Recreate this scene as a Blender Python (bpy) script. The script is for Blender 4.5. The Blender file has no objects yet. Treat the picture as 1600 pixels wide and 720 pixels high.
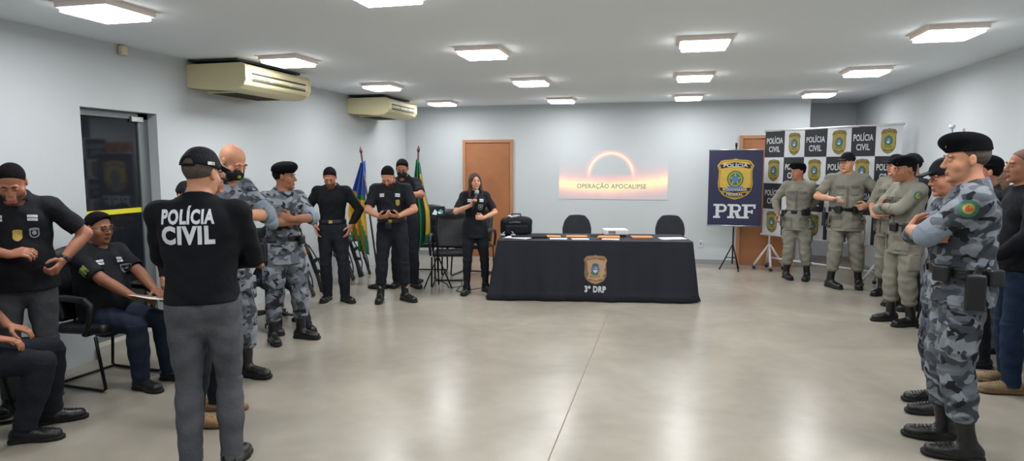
import bpy, bmesh, math, random
import numpy as np
from mathutils import Vector, Matrix
from mathutils.bvhtree import BVHTree
S = bpy.context.scene
COL = S.collection
R = math.radians
random.seed(7)
# ------------------------------------------------------------------ camera, world, lights, exposure
cam_d = bpy.data.cameras.new('camera')
cam = bpy.data.objects.new('camera', cam_d); COL.objects.link(cam)
cam_d.sensor_fit = 'HORIZONTAL'; cam_d.sensor_width = 36.0
cam_d.lens = 36.0 * 1000.0 / 1600.0
cam_d.clip_start = 0.05; cam_d.clip_end = 200
cam.location = (0, 0, 1.68)
cam.rotation_euler = (math.pi / 2 - math.atan(0.102), 0, math.atan(0.245 * math.cos(math.atan(0.102))))
S.camera = cam
S.view_settings.view_transform = 'Standard'
S.view_settings.look = 'None'
S.view_settings.gamma = 1
S.view_settings.use_curve_mapping = False
S.view_settings.exposure = 0.0
W = bpy.data.worlds.new('world'); S.world = W; W.use_nodes = True
W.node_tree.nodes['Background'].inputs[0].default_value = (0.02, 0.025, 0.035, 1)
W.node_tree.nodes['Background'].inputs[1].default_value = 0.6
LAMP_W = 8.6            # watts of each ceiling lamp
LAMP_COL = (0.97, 0.985, 1.0)
XL, XR, YB, YF, HC = -4.8, 3.12, 11.3, -3.2, 2.75
CAM_LAMPS = [(x, y) for y in (1.3, 3.70, 5.86, 8.03, 10.38) for x in (-3.74, -1.71, 0.27, 2.12)]

# ------------------------------------------------------------------ materials
MATS = {}
def lin(c):
    if isinstance(c, str):
        c = [int(c[i:i + 2], 16) / 255 for i in (0, 2, 4)]
    return tuple(((x / 12.92) if x <= 0.04045 else ((x + 0.055) / 1.055) ** 2.4) for x in c)
def mat(name, col, rough=0.6, metal=0.0, var=0.0, vscale=8.0, bump=0.0, bscale=40.0, spec=0.5, emit=None, estr=1.0, sheen=0.0, trans=0.0, coat=0.0):
    if name in MATS: return MATS[name]
    m = bpy.data.materials.new(name); m.use_nodes = True
    nt = m.node_tree; b = nt.nodes['Principled BSDF']
    c = lin(col)
    b.inputs['Base Color'].default_value = (*c, 1)
    b.inputs['Roughness'].default_value = rough
    b.inputs['Metallic'].default_value = metal
    b.inputs['Specular IOR Level'].default_value = spec
    if sheen: b.inputs['Sheen Weight'].default_value = sheen
    if coat: b.inputs['Coat Weight'].default_value = coat
    if trans: b.inputs['Transmission Weight'].default_value = trans
    tc = nt.nodes.new('ShaderNodeTexCoord')
    if var:
        n = nt.nodes.new('ShaderNodeTexNoise'); n.inputs['Scale'].default_value = vscale; n.inputs['Detail'].default_value = 4
        nt.links.new(tc.outputs['Object'], n.inputs['Vector'])
        r = nt.nodes.new('ShaderNodeValToRGB')
        r.color_ramp.elements[0].position = 0.3; r.color_ramp.elements[1].position = 0.7
        r.color_ramp.elements[0].color = (*[x * (1 - var) for x in c], 1)
        r.color_ramp.elements[1].color = (*[min(1, x * (1 + var)) for x in c], 1)
        nt.links.new(n.outputs['Fac'], r.inputs['Fac']); nt.links.new(r.outputs['Color'], b.inputs['Base Color'])
    if bump:
        n = nt.nodes.new('ShaderNodeTexNoise'); n.inputs['Scale'].default_value = bscale; n.inputs['Detail'].default_value = 3
        nt.links.new(tc.outputs['Object'], n.inputs['Vector'])
        bp = nt.nodes.new('ShaderNodeBump'); bp.inputs['Strength'].default_value = bump; bp.inputs['Distance'].default_value = 0.02
        nt.links.new(n.outputs['Fac'], bp.inputs['Height']); nt.links.new(bp.outputs['Normal'], b.inputs['Normal'])
    if emit:
        b.inputs['Emission Color'].default_value = (*lin(emit), 1); b.inputs['Emission Strength'].default_value = estr
    MATS[name] = m
    return m
def camo(name, cols, scale=6.0, rough=0.9):
    m = bpy.data.materials.new(name); m.use_nodes = True
    nt = m.node_tree; b = nt.nodes['Principled BSDF']; b.inputs['Roughness'].default_value = rough
    b.inputs['Specular IOR Level'].default_value = 0.2
    tc = nt.nodes.new('ShaderNodeTexCoord')
    prev = None
    base = nt.nodes.new('ShaderNodeRGB'); base.outputs[0].default_value = (*lin(cols[0]), 1); prev = base.outputs[0]
    for i, (c, th) in enumerate(zip(cols[1:], (0.50, 0.55, 0.62))):
        mp = nt.nodes.new('ShaderNodeMapping'); mp.inputs['Location'].default_value = (3.1 * i + 1, 7.7 * i, 1.3 * i)
        mp.inputs['Scale'].default_value = (1, 1, 1.45)
        n = nt.nodes.new('ShaderNodeTexNoise'); n.inputs['Scale'].default_value = scale * (1 + 0.25 * i); n.inputs['Detail'].default_value = 1.5; n.inputs['Distortion'].default_value = 0.6
        nt.links.new(tc.outputs['Object'], mp.inputs[0]); nt.links.new(mp.outputs[0], n.inputs['Vector'])
        g = nt.nodes.new('ShaderNodeMapRange'); g.inputs['From Min'].default_value = th - 0.012; g.inputs['From Max'].default_value = th + 0.012
        nt.links.new(n.outputs['Fac'], g.inputs['Value'])
        mx = nt.nodes.new('ShaderNodeMix'); mx.data_type = 'RGBA'
        nt.links.new(g.outputs[0], mx.inputs['Factor']); nt.links.new(prev, mx.inputs['A']); mx.inputs['B'].default_value = (*lin(c), 1)
        prev = mx.outputs['Result']
    nt.links.new(prev, b.inputs['Base Color'])
    n = nt.nodes.new('ShaderNodeTexNoise'); n.inputs['Scale'].default_value = 30
    nt.links.new(tc.outputs['Object'], n.inputs['Vector'])
    bp = nt.nodes.new('ShaderNodeBump'); bp.inputs['Strength'].default_value = 0.25; bp.inputs['Distance'].default_value = 0.02
    nt.links.new(n.outputs['Fac'], bp.inputs['Height']); nt.links.new(bp.outputs['Normal'], b.inputs['Normal'])
    MATS[name] = m
    return m
def M(n): return MATS[n]
mat('black_cloth', '16181d', 0.85, var=0.25, vscale=5, bump=0.35, bscale=18, spec=0.25)
mat('black_knit', '121419', 0.9, var=0.2, vscale=6, bump=0.3, bscale=20, spec=0.2)
mat('dark_trousers', '191c24', 0.85, var=0.25, vscale=5, bump=0.35, bscale=18, spec=0.25)
mat('navy_trousers', '1c2536', 0.85, var=0.2, vscale=6, bump=0.35, bscale=18, spec=0.25)
mat('grey_denim', '505258', 0.9, var=0.22, vscale=7, bump=0.4, bscale=22, spec=0.2)
mat('blue_denim', '1d2a40', 0.9, var=0.25, vscale=7, bump=0.35, bscale=22, spec=0.2)
mat('olive_grey', '7c7a6f', 0.9, var=0.10, vscale=9, bump=0.3, bscale=20, spec=0.2)
mat('olive_flap', '64625a', 0.9, var=0.10, vscale=9, spec=0.2)
mat('pale_cloth', 'c9c9c4', 0.9, var=0.06, bump=0.3, bscale=18)
mat('grey_cloth', '6a6c6d', 0.9, var=0.12, bump=0.3, bscale=18)
mat('rolled_grey', '7b8591', 0.9, var=0.10, vscale=9, bump=0.3, bscale=25, spec=0.2)
camo('urban_camo', ['5c6168', '3d4147', '7c828a', '202226'], 7.5)
camo('dark_camo', ['4b505a', '363a42', '656b76', '1c1e23'], 7.5)
mat('leather', '0e0f12', 0.38, var=0.2, bump=0.2, bscale=60)
mat('sole_rubber', '0b0b0d', 0.8)
mat('tan_suede', 'a58460', 0.85, var=0.15, bump=0.3, bscale=50)
mat('brown_suede', '7c6a50', 0.85, var=0.15, bump=0.3, bscale=50)
mat('tan_sole', '6e5136', 0.8)
mat('blue_shoe', '1d3f78', 0.6)
mat('white_rubber', 'd5d5d2', 0.7)
mat('beret_wool', '0b0c0f', 0.95, var=0.2, bump=0.2, bscale=80, spec=0.1)
mat('cap_cloth', '11131a', 0.85, var=0.2, bump=0.2, bscale=60, spec=0.25)
mat('hair_black', '131010', 0.9, var=0.3, vscale=60, bump=0.6, bscale=120, spec=0.12)
mat('hair_brown', '3a2418', 0.6, var=0.4, vscale=40, bump=0.5, bscale=80)
mat('hair_blond', '6b5138', 0.6, var=0.4, vscale=40, bump=0.5, bscale=80)
mat('hair_short', '4a4038', 0.9, var=0.25, vscale=60, bump=0.3, bscale=90)
for n, c in dict(a='b98468', b='a8725a', c='8d5f48', d='c49074', e='9b6950').items():
    mat('skin_' + n, c, 0.55, var=0.07, vscale=14, bump=0.06, bscale=60, spec=0.35)
    cc = [int(c[i:i + 2], 16) / 255 for i in (0, 2, 4)]
    mat('lips_' + n, (cc[0] * 0.82, cc[1] * 0.62, cc[2] * 0.62), 0.5)
    mat('stubble_' + n, (cc[0] * 0.62, cc[1] * 0.6, cc[2] * 0.62), 0.75, var=0.2, vscale=80)
    mat('beard_' + n, (cc[0] * 0.25, cc[1] * 0.24, cc[2] * 0.25), 0.9, var=0.3, vscale=80, bump=0.4, bscale=90)
mat('eye_dark', '1b1310', 0.25)
mat('eye_white', 'a89a90', 0.4)
mat('print_white', 'c9ccd3', 0.7)
mat('paper', 'd4d6da', 0.8, var=0.02)
mat('envelope', 'c48a50', 0.8, var=0.05)
mat('gold', 'b49a4a', 0.45, metal=0.35, var=0.15, vscale=30)
mat('gold_print', '9a8a3c', 0.6, var=0.12, vscale=30)
mat('gold_dark', '5d5526', 0.6)
mat('tan_print', 'b0906c', 0.65, var=0.10, vscale=20)
mat('tan_dark', '7c5f47', 0.65)
mat('yellow_print', 'c09e3a', 0.6, var=0.08, vscale=20)
mat('green_print', '2e6a45', 0.6)
mat('teal_print', '2f5f66', 0.6)
mat('blue_print', '4a6ea0', 0.6)
mat('lime_patch', '9aa53c', 0.7)
mat('silver_print', '8d949c', 0.6)
mat('steel', 'a9acb0', 0.3, metal=0.9)
mat('black_metal', '121316', 0.4, metal=0.5)
mat('black_plastic', '15161a', 0.45)
mat('vinyl', '191a1f', 0.42, var=0.15, bump=0.15, bscale=50)
mat('chair_cloth', '2c2e34', 0.85, var=0.12, bump=0.2, bscale=90, spec=0.3)
mat('mask_cloth', '101114', 0.85)
mat('watch_face', '2a2c30', 0.2)
mat('lens_glass', '50555c', 0.1, spec=0.8)
mat('red_print', 'a8442e', 0.6)

# ------------------------------------------------------------------ tags and object helpers
def tag(o, label=None, cat=None, group=None, kind=None):
    if label: o['label'] = label
    if cat: o['category'] = cat
    if group: o['group'] = group
    if kind: o['kind'] = kind
    return o
def empty(name, loc=(0, 0, 0), rz=0):
    o = bpy.data.objects.new(name, None); COL.objects.link(o)
    o.location = loc; o.rotation_euler = (0, 0, rz); o.empty_display_size = 0.1
    return o
def kids(o): return [c for c in bpy.data.objects if c.parent == o]
def copy_tree(o, parent=None):
    c = o.copy(); COL.objects.link(c)
    if parent: c.parent = parent
    for ch in kids(o): copy_tree(ch, c)
    return c
def raw_obj(name, V, F, mats, midx=None, parent=None, smooth=False, bevel=0.0, bseg=2):
    me = bpy.data.meshes.new(name)
    me.from_pydata([tuple(map(float, v)) for v in V], [], [tuple(int(i) for i in f) for f in F])
    if not isinstance(mats, (list, tuple)): mats = [mats]
    for m in mats: me.materials.append(M(m) if isinstance(m, str) else m)
    if midx is not None: me.polygons.foreach_set('material_index', np.array(midx, dtype=np.int32))
    if smooth: me.polygons.foreach_set('use_smooth', np.ones(len(me.polygons), dtype=bool))
    me.update()
    o = bpy.data.objects.new(name, me); COL.objects.link(o)
    if parent: o.parent = parent
    if bevel:
        b = o.modifiers.new('bevel', 'BEVEL'); b.width = bevel; b.segments = bseg; b.limit_method = 'ANGLE'; b.angle_limit = R(40)
    return o
def rot(ax=0, ay=0, az=0):
    return Matrix.Rotation(az, 3, 'Z') @ Matrix.Rotation(ay, 3, 'Y') @ Matrix.Rotation(ax, 3, 'X')
class MB:
    def __init__(s): s.V = []; s.F = []; s.m = []; s.mats = []
    def mi(s, m):
        if m not in s.mats: s.mats.append(m)
        return s.mats.index(m)
    def add(s, V, F, m):
        o = len(s.V); s.V += [tuple(v) for v in V]; s.F += [tuple(i + o for i in f) for f in F]; s.m += [s.mi(m)] * len(F)
        return s
    def box(s, c, d, m, rt=None):
        c = Vector(c); V = []
        for z in (-1, 1):
            for x, y in ((-1, -1), (1, -1), (1, 1), (-1, 1)):
                v = Vector((x * d[0] / 2, y * d[1] / 2, z * d[2] / 2))
                if rt: v = rt @ v
                V.append(c + v)
        return s.add(V, [(3, 2, 1, 0), (4, 5, 6, 7), (0, 1, 5, 4), (1, 2, 6, 5), (2, 3, 7, 6), (3, 0, 4, 7)], m)
    def tube(s, P, r, m, n=8, cap=True, closed=False):
        P = [Vector(p) for p in P]; rr = r if isinstance(r, (list, tuple)) else [r] * len(P)
        V = []; F = []; up = None
        for i, p in enumerate(P):
            a = P[i - 1] if (i > 0 or closed) else p; b = P[(i + 1) % len(P)] if (i < len(P) - 1 or closed) else p
            d = (b - a).normalized()
            if up is None:
                up = Vector((0, 0, 1)) if abs(d.z) < 0.9 else Vector((1, 0, 0))
            u = d.cross(up).normalized(); w = u.cross(d).normalized(); up = w
            for k in range(n):
                t = 2 * math.pi * k / n
                V.append(p + u * math.cos(t) * rr[i] + w * math.sin(t) * rr[i])
        L = len(P)
        for i in range(L if closed else L - 1):
            j = (i + 1) % L
            for k in range(n):
                F.append((i * n + k, i * n + (k + 1) % n, j * n + (k + 1) % n, j * n + k))
        if cap and not closed:
            F.append(tuple(range(n))[::-1]); F.append(tuple(range((L - 1) * n, L * n)))
        return s.add(V, F, m)
    def lathe(s, prof, m, n=20, c=(0, 0, 0), rt=None):
        V = []; F = []
        for r, z in prof:
            for k in range(n):
                t = 2 * math.pi * k / n; v = Vector((r * math.cos(t), r * math.sin(t), z))
                if rt: v = rt @ v
                V.append(Vector(c) + v)
        for i in range(len(prof) - 1):
            for k in range(n): F.append((i * n + k, i * n + (k + 1) % n, (i + 1) * n + (k + 1) % n, (i + 1) * n + k))
        F.append(tuple(range(n))[::-1]); F.append(tuple(range((len(prof) - 1) * n, len(prof) * n)))
        return s.add(V, F, m)
    def prism(s, pts, fn, d0, d1, m):
        n = len(pts)
        V = [fn(u, v, d0) for u, v in pts] + [fn(u, v, d1) for u, v in pts]
        F = [tuple(range(n))[::-1], tuple(range(n, 2 * n))] + [(i, (i + 1) % n, n + (i + 1) % n, n + i) for i in range(n)]
        return s.add(V, F, m)
    def build(s, name, parent=None, smooth=False, bevel=0.0, bseg=2):
        return raw_obj(name, s.V, s.F, s.mats, s.m, parent, smooth, bevel, bseg)
def smooth_by_angle(o, a=40):
    me = o.data
    me.polygons.foreach_set('use_smooth', np.ones(len(me.polygons), dtype=bool))
    try: me.set_sharp_from_angle(angle=R(a))
    except Exception: pass
    return o
_textcache = {}
def text_mesh(body, bold=0.0, sub=0):
    """vertices (2-D, height of a capital = 1, centred in x) and faces of a line of lettering"""
    key = (body, bold, sub)
    if key in _textcache: return _textcache[key]
    cu = bpy.data.curves.new('t', 'FONT'); cu.body = body; cu.offset = bold; cu.resolution_u = 3
    if bold: cu.space_character = 1.0 + bold * 2.6
    o = bpy.data.objects.new('t', cu); COL.objects.link(o)
    dg = bpy.context.evaluated_depsgraph_get()
    me = bpy.data.meshes.new_from_object(o.evaluated_get(dg))
    bm = bmesh.new(); bm.from_mesh(me)
    bmesh.ops.triangulate(bm, faces=bm.faces[:])
    for _ in range(sub):
        es = [e for e in bm.edges if e.calc_length() > 0.35]
        if es:
            bmesh.ops.subdivide_edges(bm, edges=es, cuts=1)
            bmesh.ops.triangulate(bm, faces=[f for f in bm.faces if len(f.verts) > 3])
    V = [(v.co.x, v.co.y) for v in bm.verts]; F = [tuple(v.index for v in f.verts) for f in bm.faces]
    bm.free(); bpy.data.objects.remove(o); bpy.data.curves.remove(cu); bpy.data.meshes.remove(me)
    V = np.array(V); w0, w1 = V[:, 0].min(), V[:, 0].max()
    V[:, 0] -= (w0 + w1) / 2; V /= 0.70
    _textcache[key] = (V, F)
    return V, F
class Art:
    """flat printed art gathered in layers on a surface given by fn(u, v, lift)"""
    def __init__(s, fn, step=0.0008): s.fn = fn; s.mb = MB(); s.step = step
    def poly(s, pts, m, layer=1):
        n = len(pts); cu = sum(p[0] for p in pts) / n; cv = sum(p[1] for p in pts) / n
        V = [s.fn(u, v, layer * s.step) for u, v in pts] + [s.fn(cu, cv, layer * s.step)]
        s.mb.add(V, [(i, (i + 1) % n, n) for i in range(n)], m)
    def disc(s, c, rx, ry, m, layer=1, n=20):
        s.poly([(c[0] + rx * math.cos(2 * math.pi * k / n), c[1] + ry * math.sin(2 * math.pi * k / n)) for k in range(n)], m, layer)
    def rect(s, c, w, h, m, layer=1, a=0.0):
        ca, sa = math.cos(a), math.sin(a)
        s.poly([(c[0] + x * ca - y * sa, c[1] + x * sa + y * ca) for x, y in ((-w / 2, -h / 2), (0, -h / 2), (w / 2, -h / 2), (w / 2, h / 2), (0, h / 2), (-w / 2, h / 2))], m, layer)
    def text(s, body, c, h, m, layer=2, bold=0.0, width=None, arc=None, sub=0):
        V, F = text_mesh(body, bold, sub)
        W_ = V[:, 0].max() - V[:, 0].min(); sx = h if width is None else width / W_
        out = []
        for x, y in V:
            u, v = x * sx, y * h
            if arc: v += -arc * u * u
            out.append(s.fn(c[0] + u, c[1] + v - h / 2, layer * s.step))
        s.mb.add(out, F, m)
def shield_pts(w, h, n=1):
    half = [(0, 0.5), (0.08, 0.475), (0.32, 0.46), (0.40, 0.44), (0.50, 0.33), (0.45, 0.20), (0.46, 0.0), (0.475, -0.12), (0.44, -0.27), (0.33, -0.39), (0.17, -0.46), (0, -0.5)]
    pts = half + [(-x, y) for x, y in half[-2:0:-1]]
    return [(x * w, y * h) for x, y in pts]
def emblem(A, c, w, h, gold='gold_print', dark='gold_dark', word='POLÍCIA', state='GOIÁS', foot='CIVIL', layer=2, txt='black_cloth', core=None):
    O = lambda pts: [(c[0] + x, c[1] + y) for x, y in pts]
    A.poly(O(shield_pts(w, h)), dark, layer)
    A.poly(O(shield_pts(w * 0.92, h * 0.93)), gold, layer + 1)
    # top band
    A.poly(O([(-0.40 * w, 0.29 * h), (-0.2 * w, 0.325 * h), (0, 0.335 * h), (0.2 * w, 0.325 * h), (0.40 * w, 0.29 * h), (0.37 * w, 0.40 * h), (0, 0.43 * h), (-0.37 * w, 0.40 * h)]), dark, layer + 2)
    A.text(word, (c[0], c[1] + 0.365 * h), 0.075 * h, gold if txt == 'black_cloth' else txt, layer + 3, 0.01, width=0.62 * w)
    # wreath and figure in the middle
    A.disc((c[0], c[1] + 0.0 * h), 0.27 * w, 0.19 * h, 'green_print', layer + 2)
    A.disc((c[0], c[1] + 0.12 * h), 0.15 * w, 0.09 * h, 'teal_print', layer + 3)
    A.disc((c[0], c[1] + 0.0 * h), 0.19 * w, 0.13 * h, 'blue_print' if core is None else core, layer + 4)
    A.poly(O([(-0.11 * w, -0.02 * h), (0.11 * w, -0.02 * h), (0, -0.12 * h)]), 'print_white', layer + 5)
    A.disc((c[0] + 0.02 * w, c[1] + 0.04 * h), 0.05 * w, 0.035 * h, 'yellow_print', layer + 6)
    A.poly(O([(-0.24 * w, -0.235 * h), (0, -0.255 * h), (0.24 * w, -0.235 * h), (0.24 * w, -0.20 * h), (0, -0.22 * h), (-0.24 * w, -0.20 * h)]), dark, layer + 2)
    A.poly(O([(-0.33 * w, -0.30 * h), (0, -0.36 * h), (0.33 * w, -0.30 * h), (0.28 * w, -0.365 * h), (0, -0.42 * h), (-0.28 * w, -0.365 * h)]), dark, layer + 2)
    A.text(foot, (c[0], c[1] - 0.36 * h), 0.06 * h, gold, layer + 3, 0.01, width=0.3 * w)
    A.text(state, (c[0], c[1] - 0.228 * h), 0.03 * h, gold, layer + 3, 0.0, width=0.2 * w)
# ------------------------------------------------------------------ smooth solid modelling on a grid
def nv(v): v = np.asarray(v, float); return v / (np.linalg.norm(v) + 1e-12)
def vec(*a): return np.array(a, float)
def prof_table(prof):
    t = np.array([p[0] for p in prof], float); X = np.linspace(0, 1, 65)
    out = []
    for k in (1, 2):
        y = np.array([p[k] if len(p) > k else p[1] for p in prof], float)
        # smooth monotone-ish interpolation
        m = np.gradient(y, t) if len(t) > 2 else np.array([(y[-1] - y[0]) / (t[-1] - t[0])] * 2)
        i = np.clip(np.searchsorted(t, X) - 1, 0, len(t) - 2)
        h = t[i + 1] - t[i]; q = (X - t[i]) / h
        out.append((2 * q**3 - 3 * q**2 + 1) * y[i] + (q**3 - 2 * q**2 + q) * h * m[i] + (-2 * q**3 + 3 * q**2) * y[i + 1] + (q**3 - q**2) * h * m[i + 1])
    return X, out[0], out[1]
class Field:
    def __init__(s, lo, hi, h):
        s.h = h; s.lo = np.array(lo, float); s.n = np.ceil((np.array(hi) - s.lo) / h).astype(int) + 1
        s.d = np.full(s.n, 9.0, np.float32)
    def sub(s, lo, hi):
        a = np.clip(np.floor((np.array(lo) - s.lo) / s.h).astype(int) - 1, 0, s.n - 1)
        b = np.clip(np.ceil((np.array(hi) - s.lo) / s.h).astype(int) + 2, 1, s.n)
        ax = [(s.lo[i] + s.h * np.arange(a[i], b[i])).astype(np.float32) for i in range(3)]
        return tuple(slice(a[i], b[i]) for i in range(3)), ax[0][:, None, None], ax[1][None, :, None], ax[2][None, None, :]
    def put(s, sl, d, k, op='add'):
        c = s.d[sl]
        if c.size == 0: return
        if op == 'add':
            if k <= 0: s.d[sl] = np.minimum(c, d); return
            h = np.clip(0.5 + 0.5 * (d - c) / k, 0, 1)
            s.d[sl] = d * (1 - h) + c * h - k * h * (1 - h)
        elif op == 'cut':
            h = np.clip(0.5 - 0.5 * (c + d) / max(k, 1e-5), 0, 1)
            s.d[sl] = c * (1 - h) + (-d) * h + k * h * (1 - h)
    def tube(s, a, b, prof, u=(1, 0, 0), k=0.02, flat=False, op='add', wrinkle=0.0, seed=0.0, wfreq=26.0):
        a = vec(*a); b = vec(*b); L = np.linalg.norm(b - a); ax = (b - a) / L
        u = vec(*u); u = u - ax * (u @ ax); u = nv(u); w = np.cross(ax, u)
        if not isinstance(prof, (list, tuple)): prof = [(0, prof), (1, prof)]
        X, ru, rw = prof_table(prof); rm = max(ru.max(), rw.max()) + k + 2 * s.h
        sl, x, y, z = s.sub(np.minimum(a, b) - rm, np.maximum(a, b) + rm)
        if 0 in s.d[sl].shape: return s
        t = ((x - a[0]) * ax[0] + (y - a[1]) * ax[1] + (z - a[2]) * ax[2]) / L
        qu = (x - a[0]) * u[0] + (y - a[1]) * u[1] + (z - a[2]) * u[2]
        qw = (x - a[0]) * w[0] + (y - a[1]) * w[1] + (z - a[2]) * w[2]
        tc = np.clip(t, 0, 1); ti = tc * 64; i0 = np.minimum(ti.astype(np.int32), 63); fr = ti - i0
        ru = ru.astype(np.float32); rw = rw.astype(np.float32)
        RU = ru[i0] * (1 - fr) + ru[i0 + 1] * fr; RW = rw[i0] * (1 - fr) + rw[i0 + 1] * fr
        if wrinkle:
            g = wrinkle * (np.sin(t * L * wfreq * 2 + 2.2 * np.sin(qu * 22 + seed) + 1.7 * np.sin(qw * 17 + seed * 2.3) + seed) * 0.6 + 0.4 * np.sin(t * L * wfreq * 0.9 + qu * 31 - qw * 23 + seed * 1.7))
            RU = RU + g; RW = RW + g
        mn = np.minimum(RU, RW)
        if flat:
            kk = np.sqrt((qu / RU)**2 + (qw / RW)**2)
            d = np.maximum((kk - 1) * mn, (np.abs(t - 0.5) - 0.5) * L)
        else:
            e = (t - tc) * L
            kk = np.sqrt((qu / RU)**2 + (qw / RW)**2 + (e / mn)**2)
            d = (kk - 1) * mn
        s.put(sl, d.astype(np.float32), k, op); return s
    def ell(s, c, r, Rm=None, k=0.015, op='add', clip=None):
        c = vec(*c); r = vec(*r); rm = r.max() + k + 2 * s.h
        sl, x, y, z = s.sub(c - rm, c + rm)
        if 0 in s.d[sl].shape: return s
        X, Y, Z = x - c[0], y - c[1], z - c[2]
        Rm = np.eye(3) if Rm is None else Rm
        q = [(X * Rm[0, i] + Y * Rm[1, i] + Z * Rm[2, i]) / r[i] for i in range(3)]
        kk = np.sqrt(q[0]**2 + q[1]**2 + q[2]**2)
        k2 = np.sqrt((q[0] / r[0])**2 + (q[1] / r[1])**2 + (q[2] / r[2])**2)
        d = kk * (kk - 1) / np.maximum(k2, 1e-6)
        if clip is not None:
            for n_, o_ in clip: d = np.maximum(d, X * n_[0] + Y * n_[1] + Z * n_[2] - o_)
        s.put(sl, d.astype(np.float32), k, op); return s
    def box(s, c, half, Rm=None, r=0.01, k=0.005, op='add'):
        c = vec(*c); half = vec(*half); rm = np.linalg.norm(half) + k + 2 * s.h
        sl, x, y, z = s.sub(c - rm, c + rm)
        if 0 in s.d[sl].shape: return s
        X, Y, Z = x - c[0], y - c[1], z - c[2]; Rm = np.eye(3) if Rm is None else Rm
        q = [np.abs(X * Rm[0, i] + Y * Rm[1, i] + Z * Rm[2, i]) - (half[i] - r) for i in range(3)]
        d = np.sqrt(np.maximum(q[0], 0)**2 + np.maximum(q[1], 0)**2 + np.maximum(q[2], 0)**2) + np.minimum(np.maximum(np.maximum(q[0], q[1]), q[2]), 0) - r
        s.put(sl, d.astype(np.float32), k, op); return s
    def plane(s, n, p):
        """keep the half space where (x-p).n < 0"""
        n = nv(n); _, x, y, z = s.sub(s.lo, s.lo + s.h * s.n)
        s.d = np.maximum(s.d, ((x - p[0]) * n[0] + (y - p[1]) * n[1] + (z - p[2]) * n[2]).astype(np.float32)); return s
    def shell(s, other, gap):
        """keep only what lies outside another field by a gap"""
        s.d = np.maximum(s.d, -(other.d + gap)); return s
    def mesh(s):
        d = s.d
        d[0] = d[-1] = 1; d[:, 0] = d[:, -1] = 1; d[:, :, 0] = d[:, :, -1] = 1
        sg = d < 0; n = np.array(d.shape)
        c = sg[:-1, :-1, :-1].astype(np.int8)
        cs = np.zeros(n - 1, np.int8)
        for i in (0, 1):
            for j in (0, 1):
                for k in (0, 1): cs += sg[i:n[0] - 1 + i, j:n[1] - 1 + j, k:n[2] - 1 + k]
        act = (cs > 0) & (cs < 8)
        I = np.argwhere(act); N = len(I)
        idx = np.full(n - 1, -1, np.int32); idx[act] = np.arange(N)
        acc = np.zeros((N, 3)); cnt = np.zeros(N)
        corners = [(i, j, k) for i in (0, 1) for j in (0, 1) for k in (0, 1)]
        val = {c: d[I[:, 0] + c[0], I[:, 1] + c[1], I[:, 2] + c[2]] for c in corners}
        for c0 in corners:
            for a in range(3):
                if c0[a]: continue
                c1 = list(c0); c1[a] = 1; c1 = tuple(c1)
                v0, v1 = val[c0], val[c1]; m = (v0 < 0) != (v1 < 0)
                t = np.zeros(N); t[m] = v0[m] / (v0[m] - v1[m])
                p = np.tile(np.array(c0, float), (N, 1)); p[:, a] = t
                acc[m] += p[m]; cnt[m] += 1
        V = s.lo + (I + acc / np.maximum(cnt, 1)[:, None]) * s.h
        Fs = []
        for a in range(3):
            b, c = (a + 1) % 3, (a + 2) % 3
            s0 = [slice(1, -1)] * 3; s0[a] = slice(0, -1); s1 = list(s0); s1[a] = slice(1, None)
            A, B = sg[tuple(s0)], sg[tuple(s1)]
            for cond, flip in ((A & ~B, False), (~A & B, True)):
                E = np.argwhere(cond)
                if len(E) == 0: continue
                off = np.ones(3, int); off[a] = 0; E = E + off
                def g(db, dc):
                    e = E.copy(); e[:, b] -= db; e[:, c] -= dc
                    return idx[e[:, 0], e[:, 1], e[:, 2]]
                q = np.stack([g(1, 1), g(0, 1), g(0, 0), g(1, 0)], 1)
                Fs.append(q[:, ::-1] if flip else q)
        F = np.concatenate(Fs) if Fs else np.zeros((0, 4), int)
        return V, F
def quad_obj(name, V, F, mats, midx=None, parent=None):
    me = bpy.data.meshes.new(name)
    nf = len(F)
    me.vertices.add(len(V)); me.vertices.foreach_set('co', np.asarray(V, np.float32).ravel())
    me.loops.add(nf * 4); me.loops.foreach_set('vertex_index', np.asarray(F, np.int32).ravel())
    me.polygons.add(nf); me.polygons.foreach_set('loop_start', np.arange(nf, dtype=np.int32) * 4)
    try: me.polygons.foreach_set('loop_total', np.full(nf, 4, dtype=np.int32))
    except Exception: pass
    if not isinstance(mats, (list, tuple)): mats = [mats]
    for m in mats: me.materials.append(M(m) if isinstance(m, str) else m)
    if midx is not None: me.polygons.foreach_set('material_index', np.asarray(midx, np.int32))
    me.polygons.foreach_set('use_smooth', np.ones(nf, dtype=bool))
    me.update(calc_edges=True); me.validate()
    o = bpy.data.objects.new(name, me); COL.objects.link(o)
    if parent: o.parent = parent
    return o
def field_obj(name, F_, mats, parent=None, midf=None):
    V, F = F_.mesh()
    mi = midf(V[F].mean(1)) if midf else None
    o = quad_obj(name, V, F, mats, mi, parent)
    return o, V, F

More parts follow.
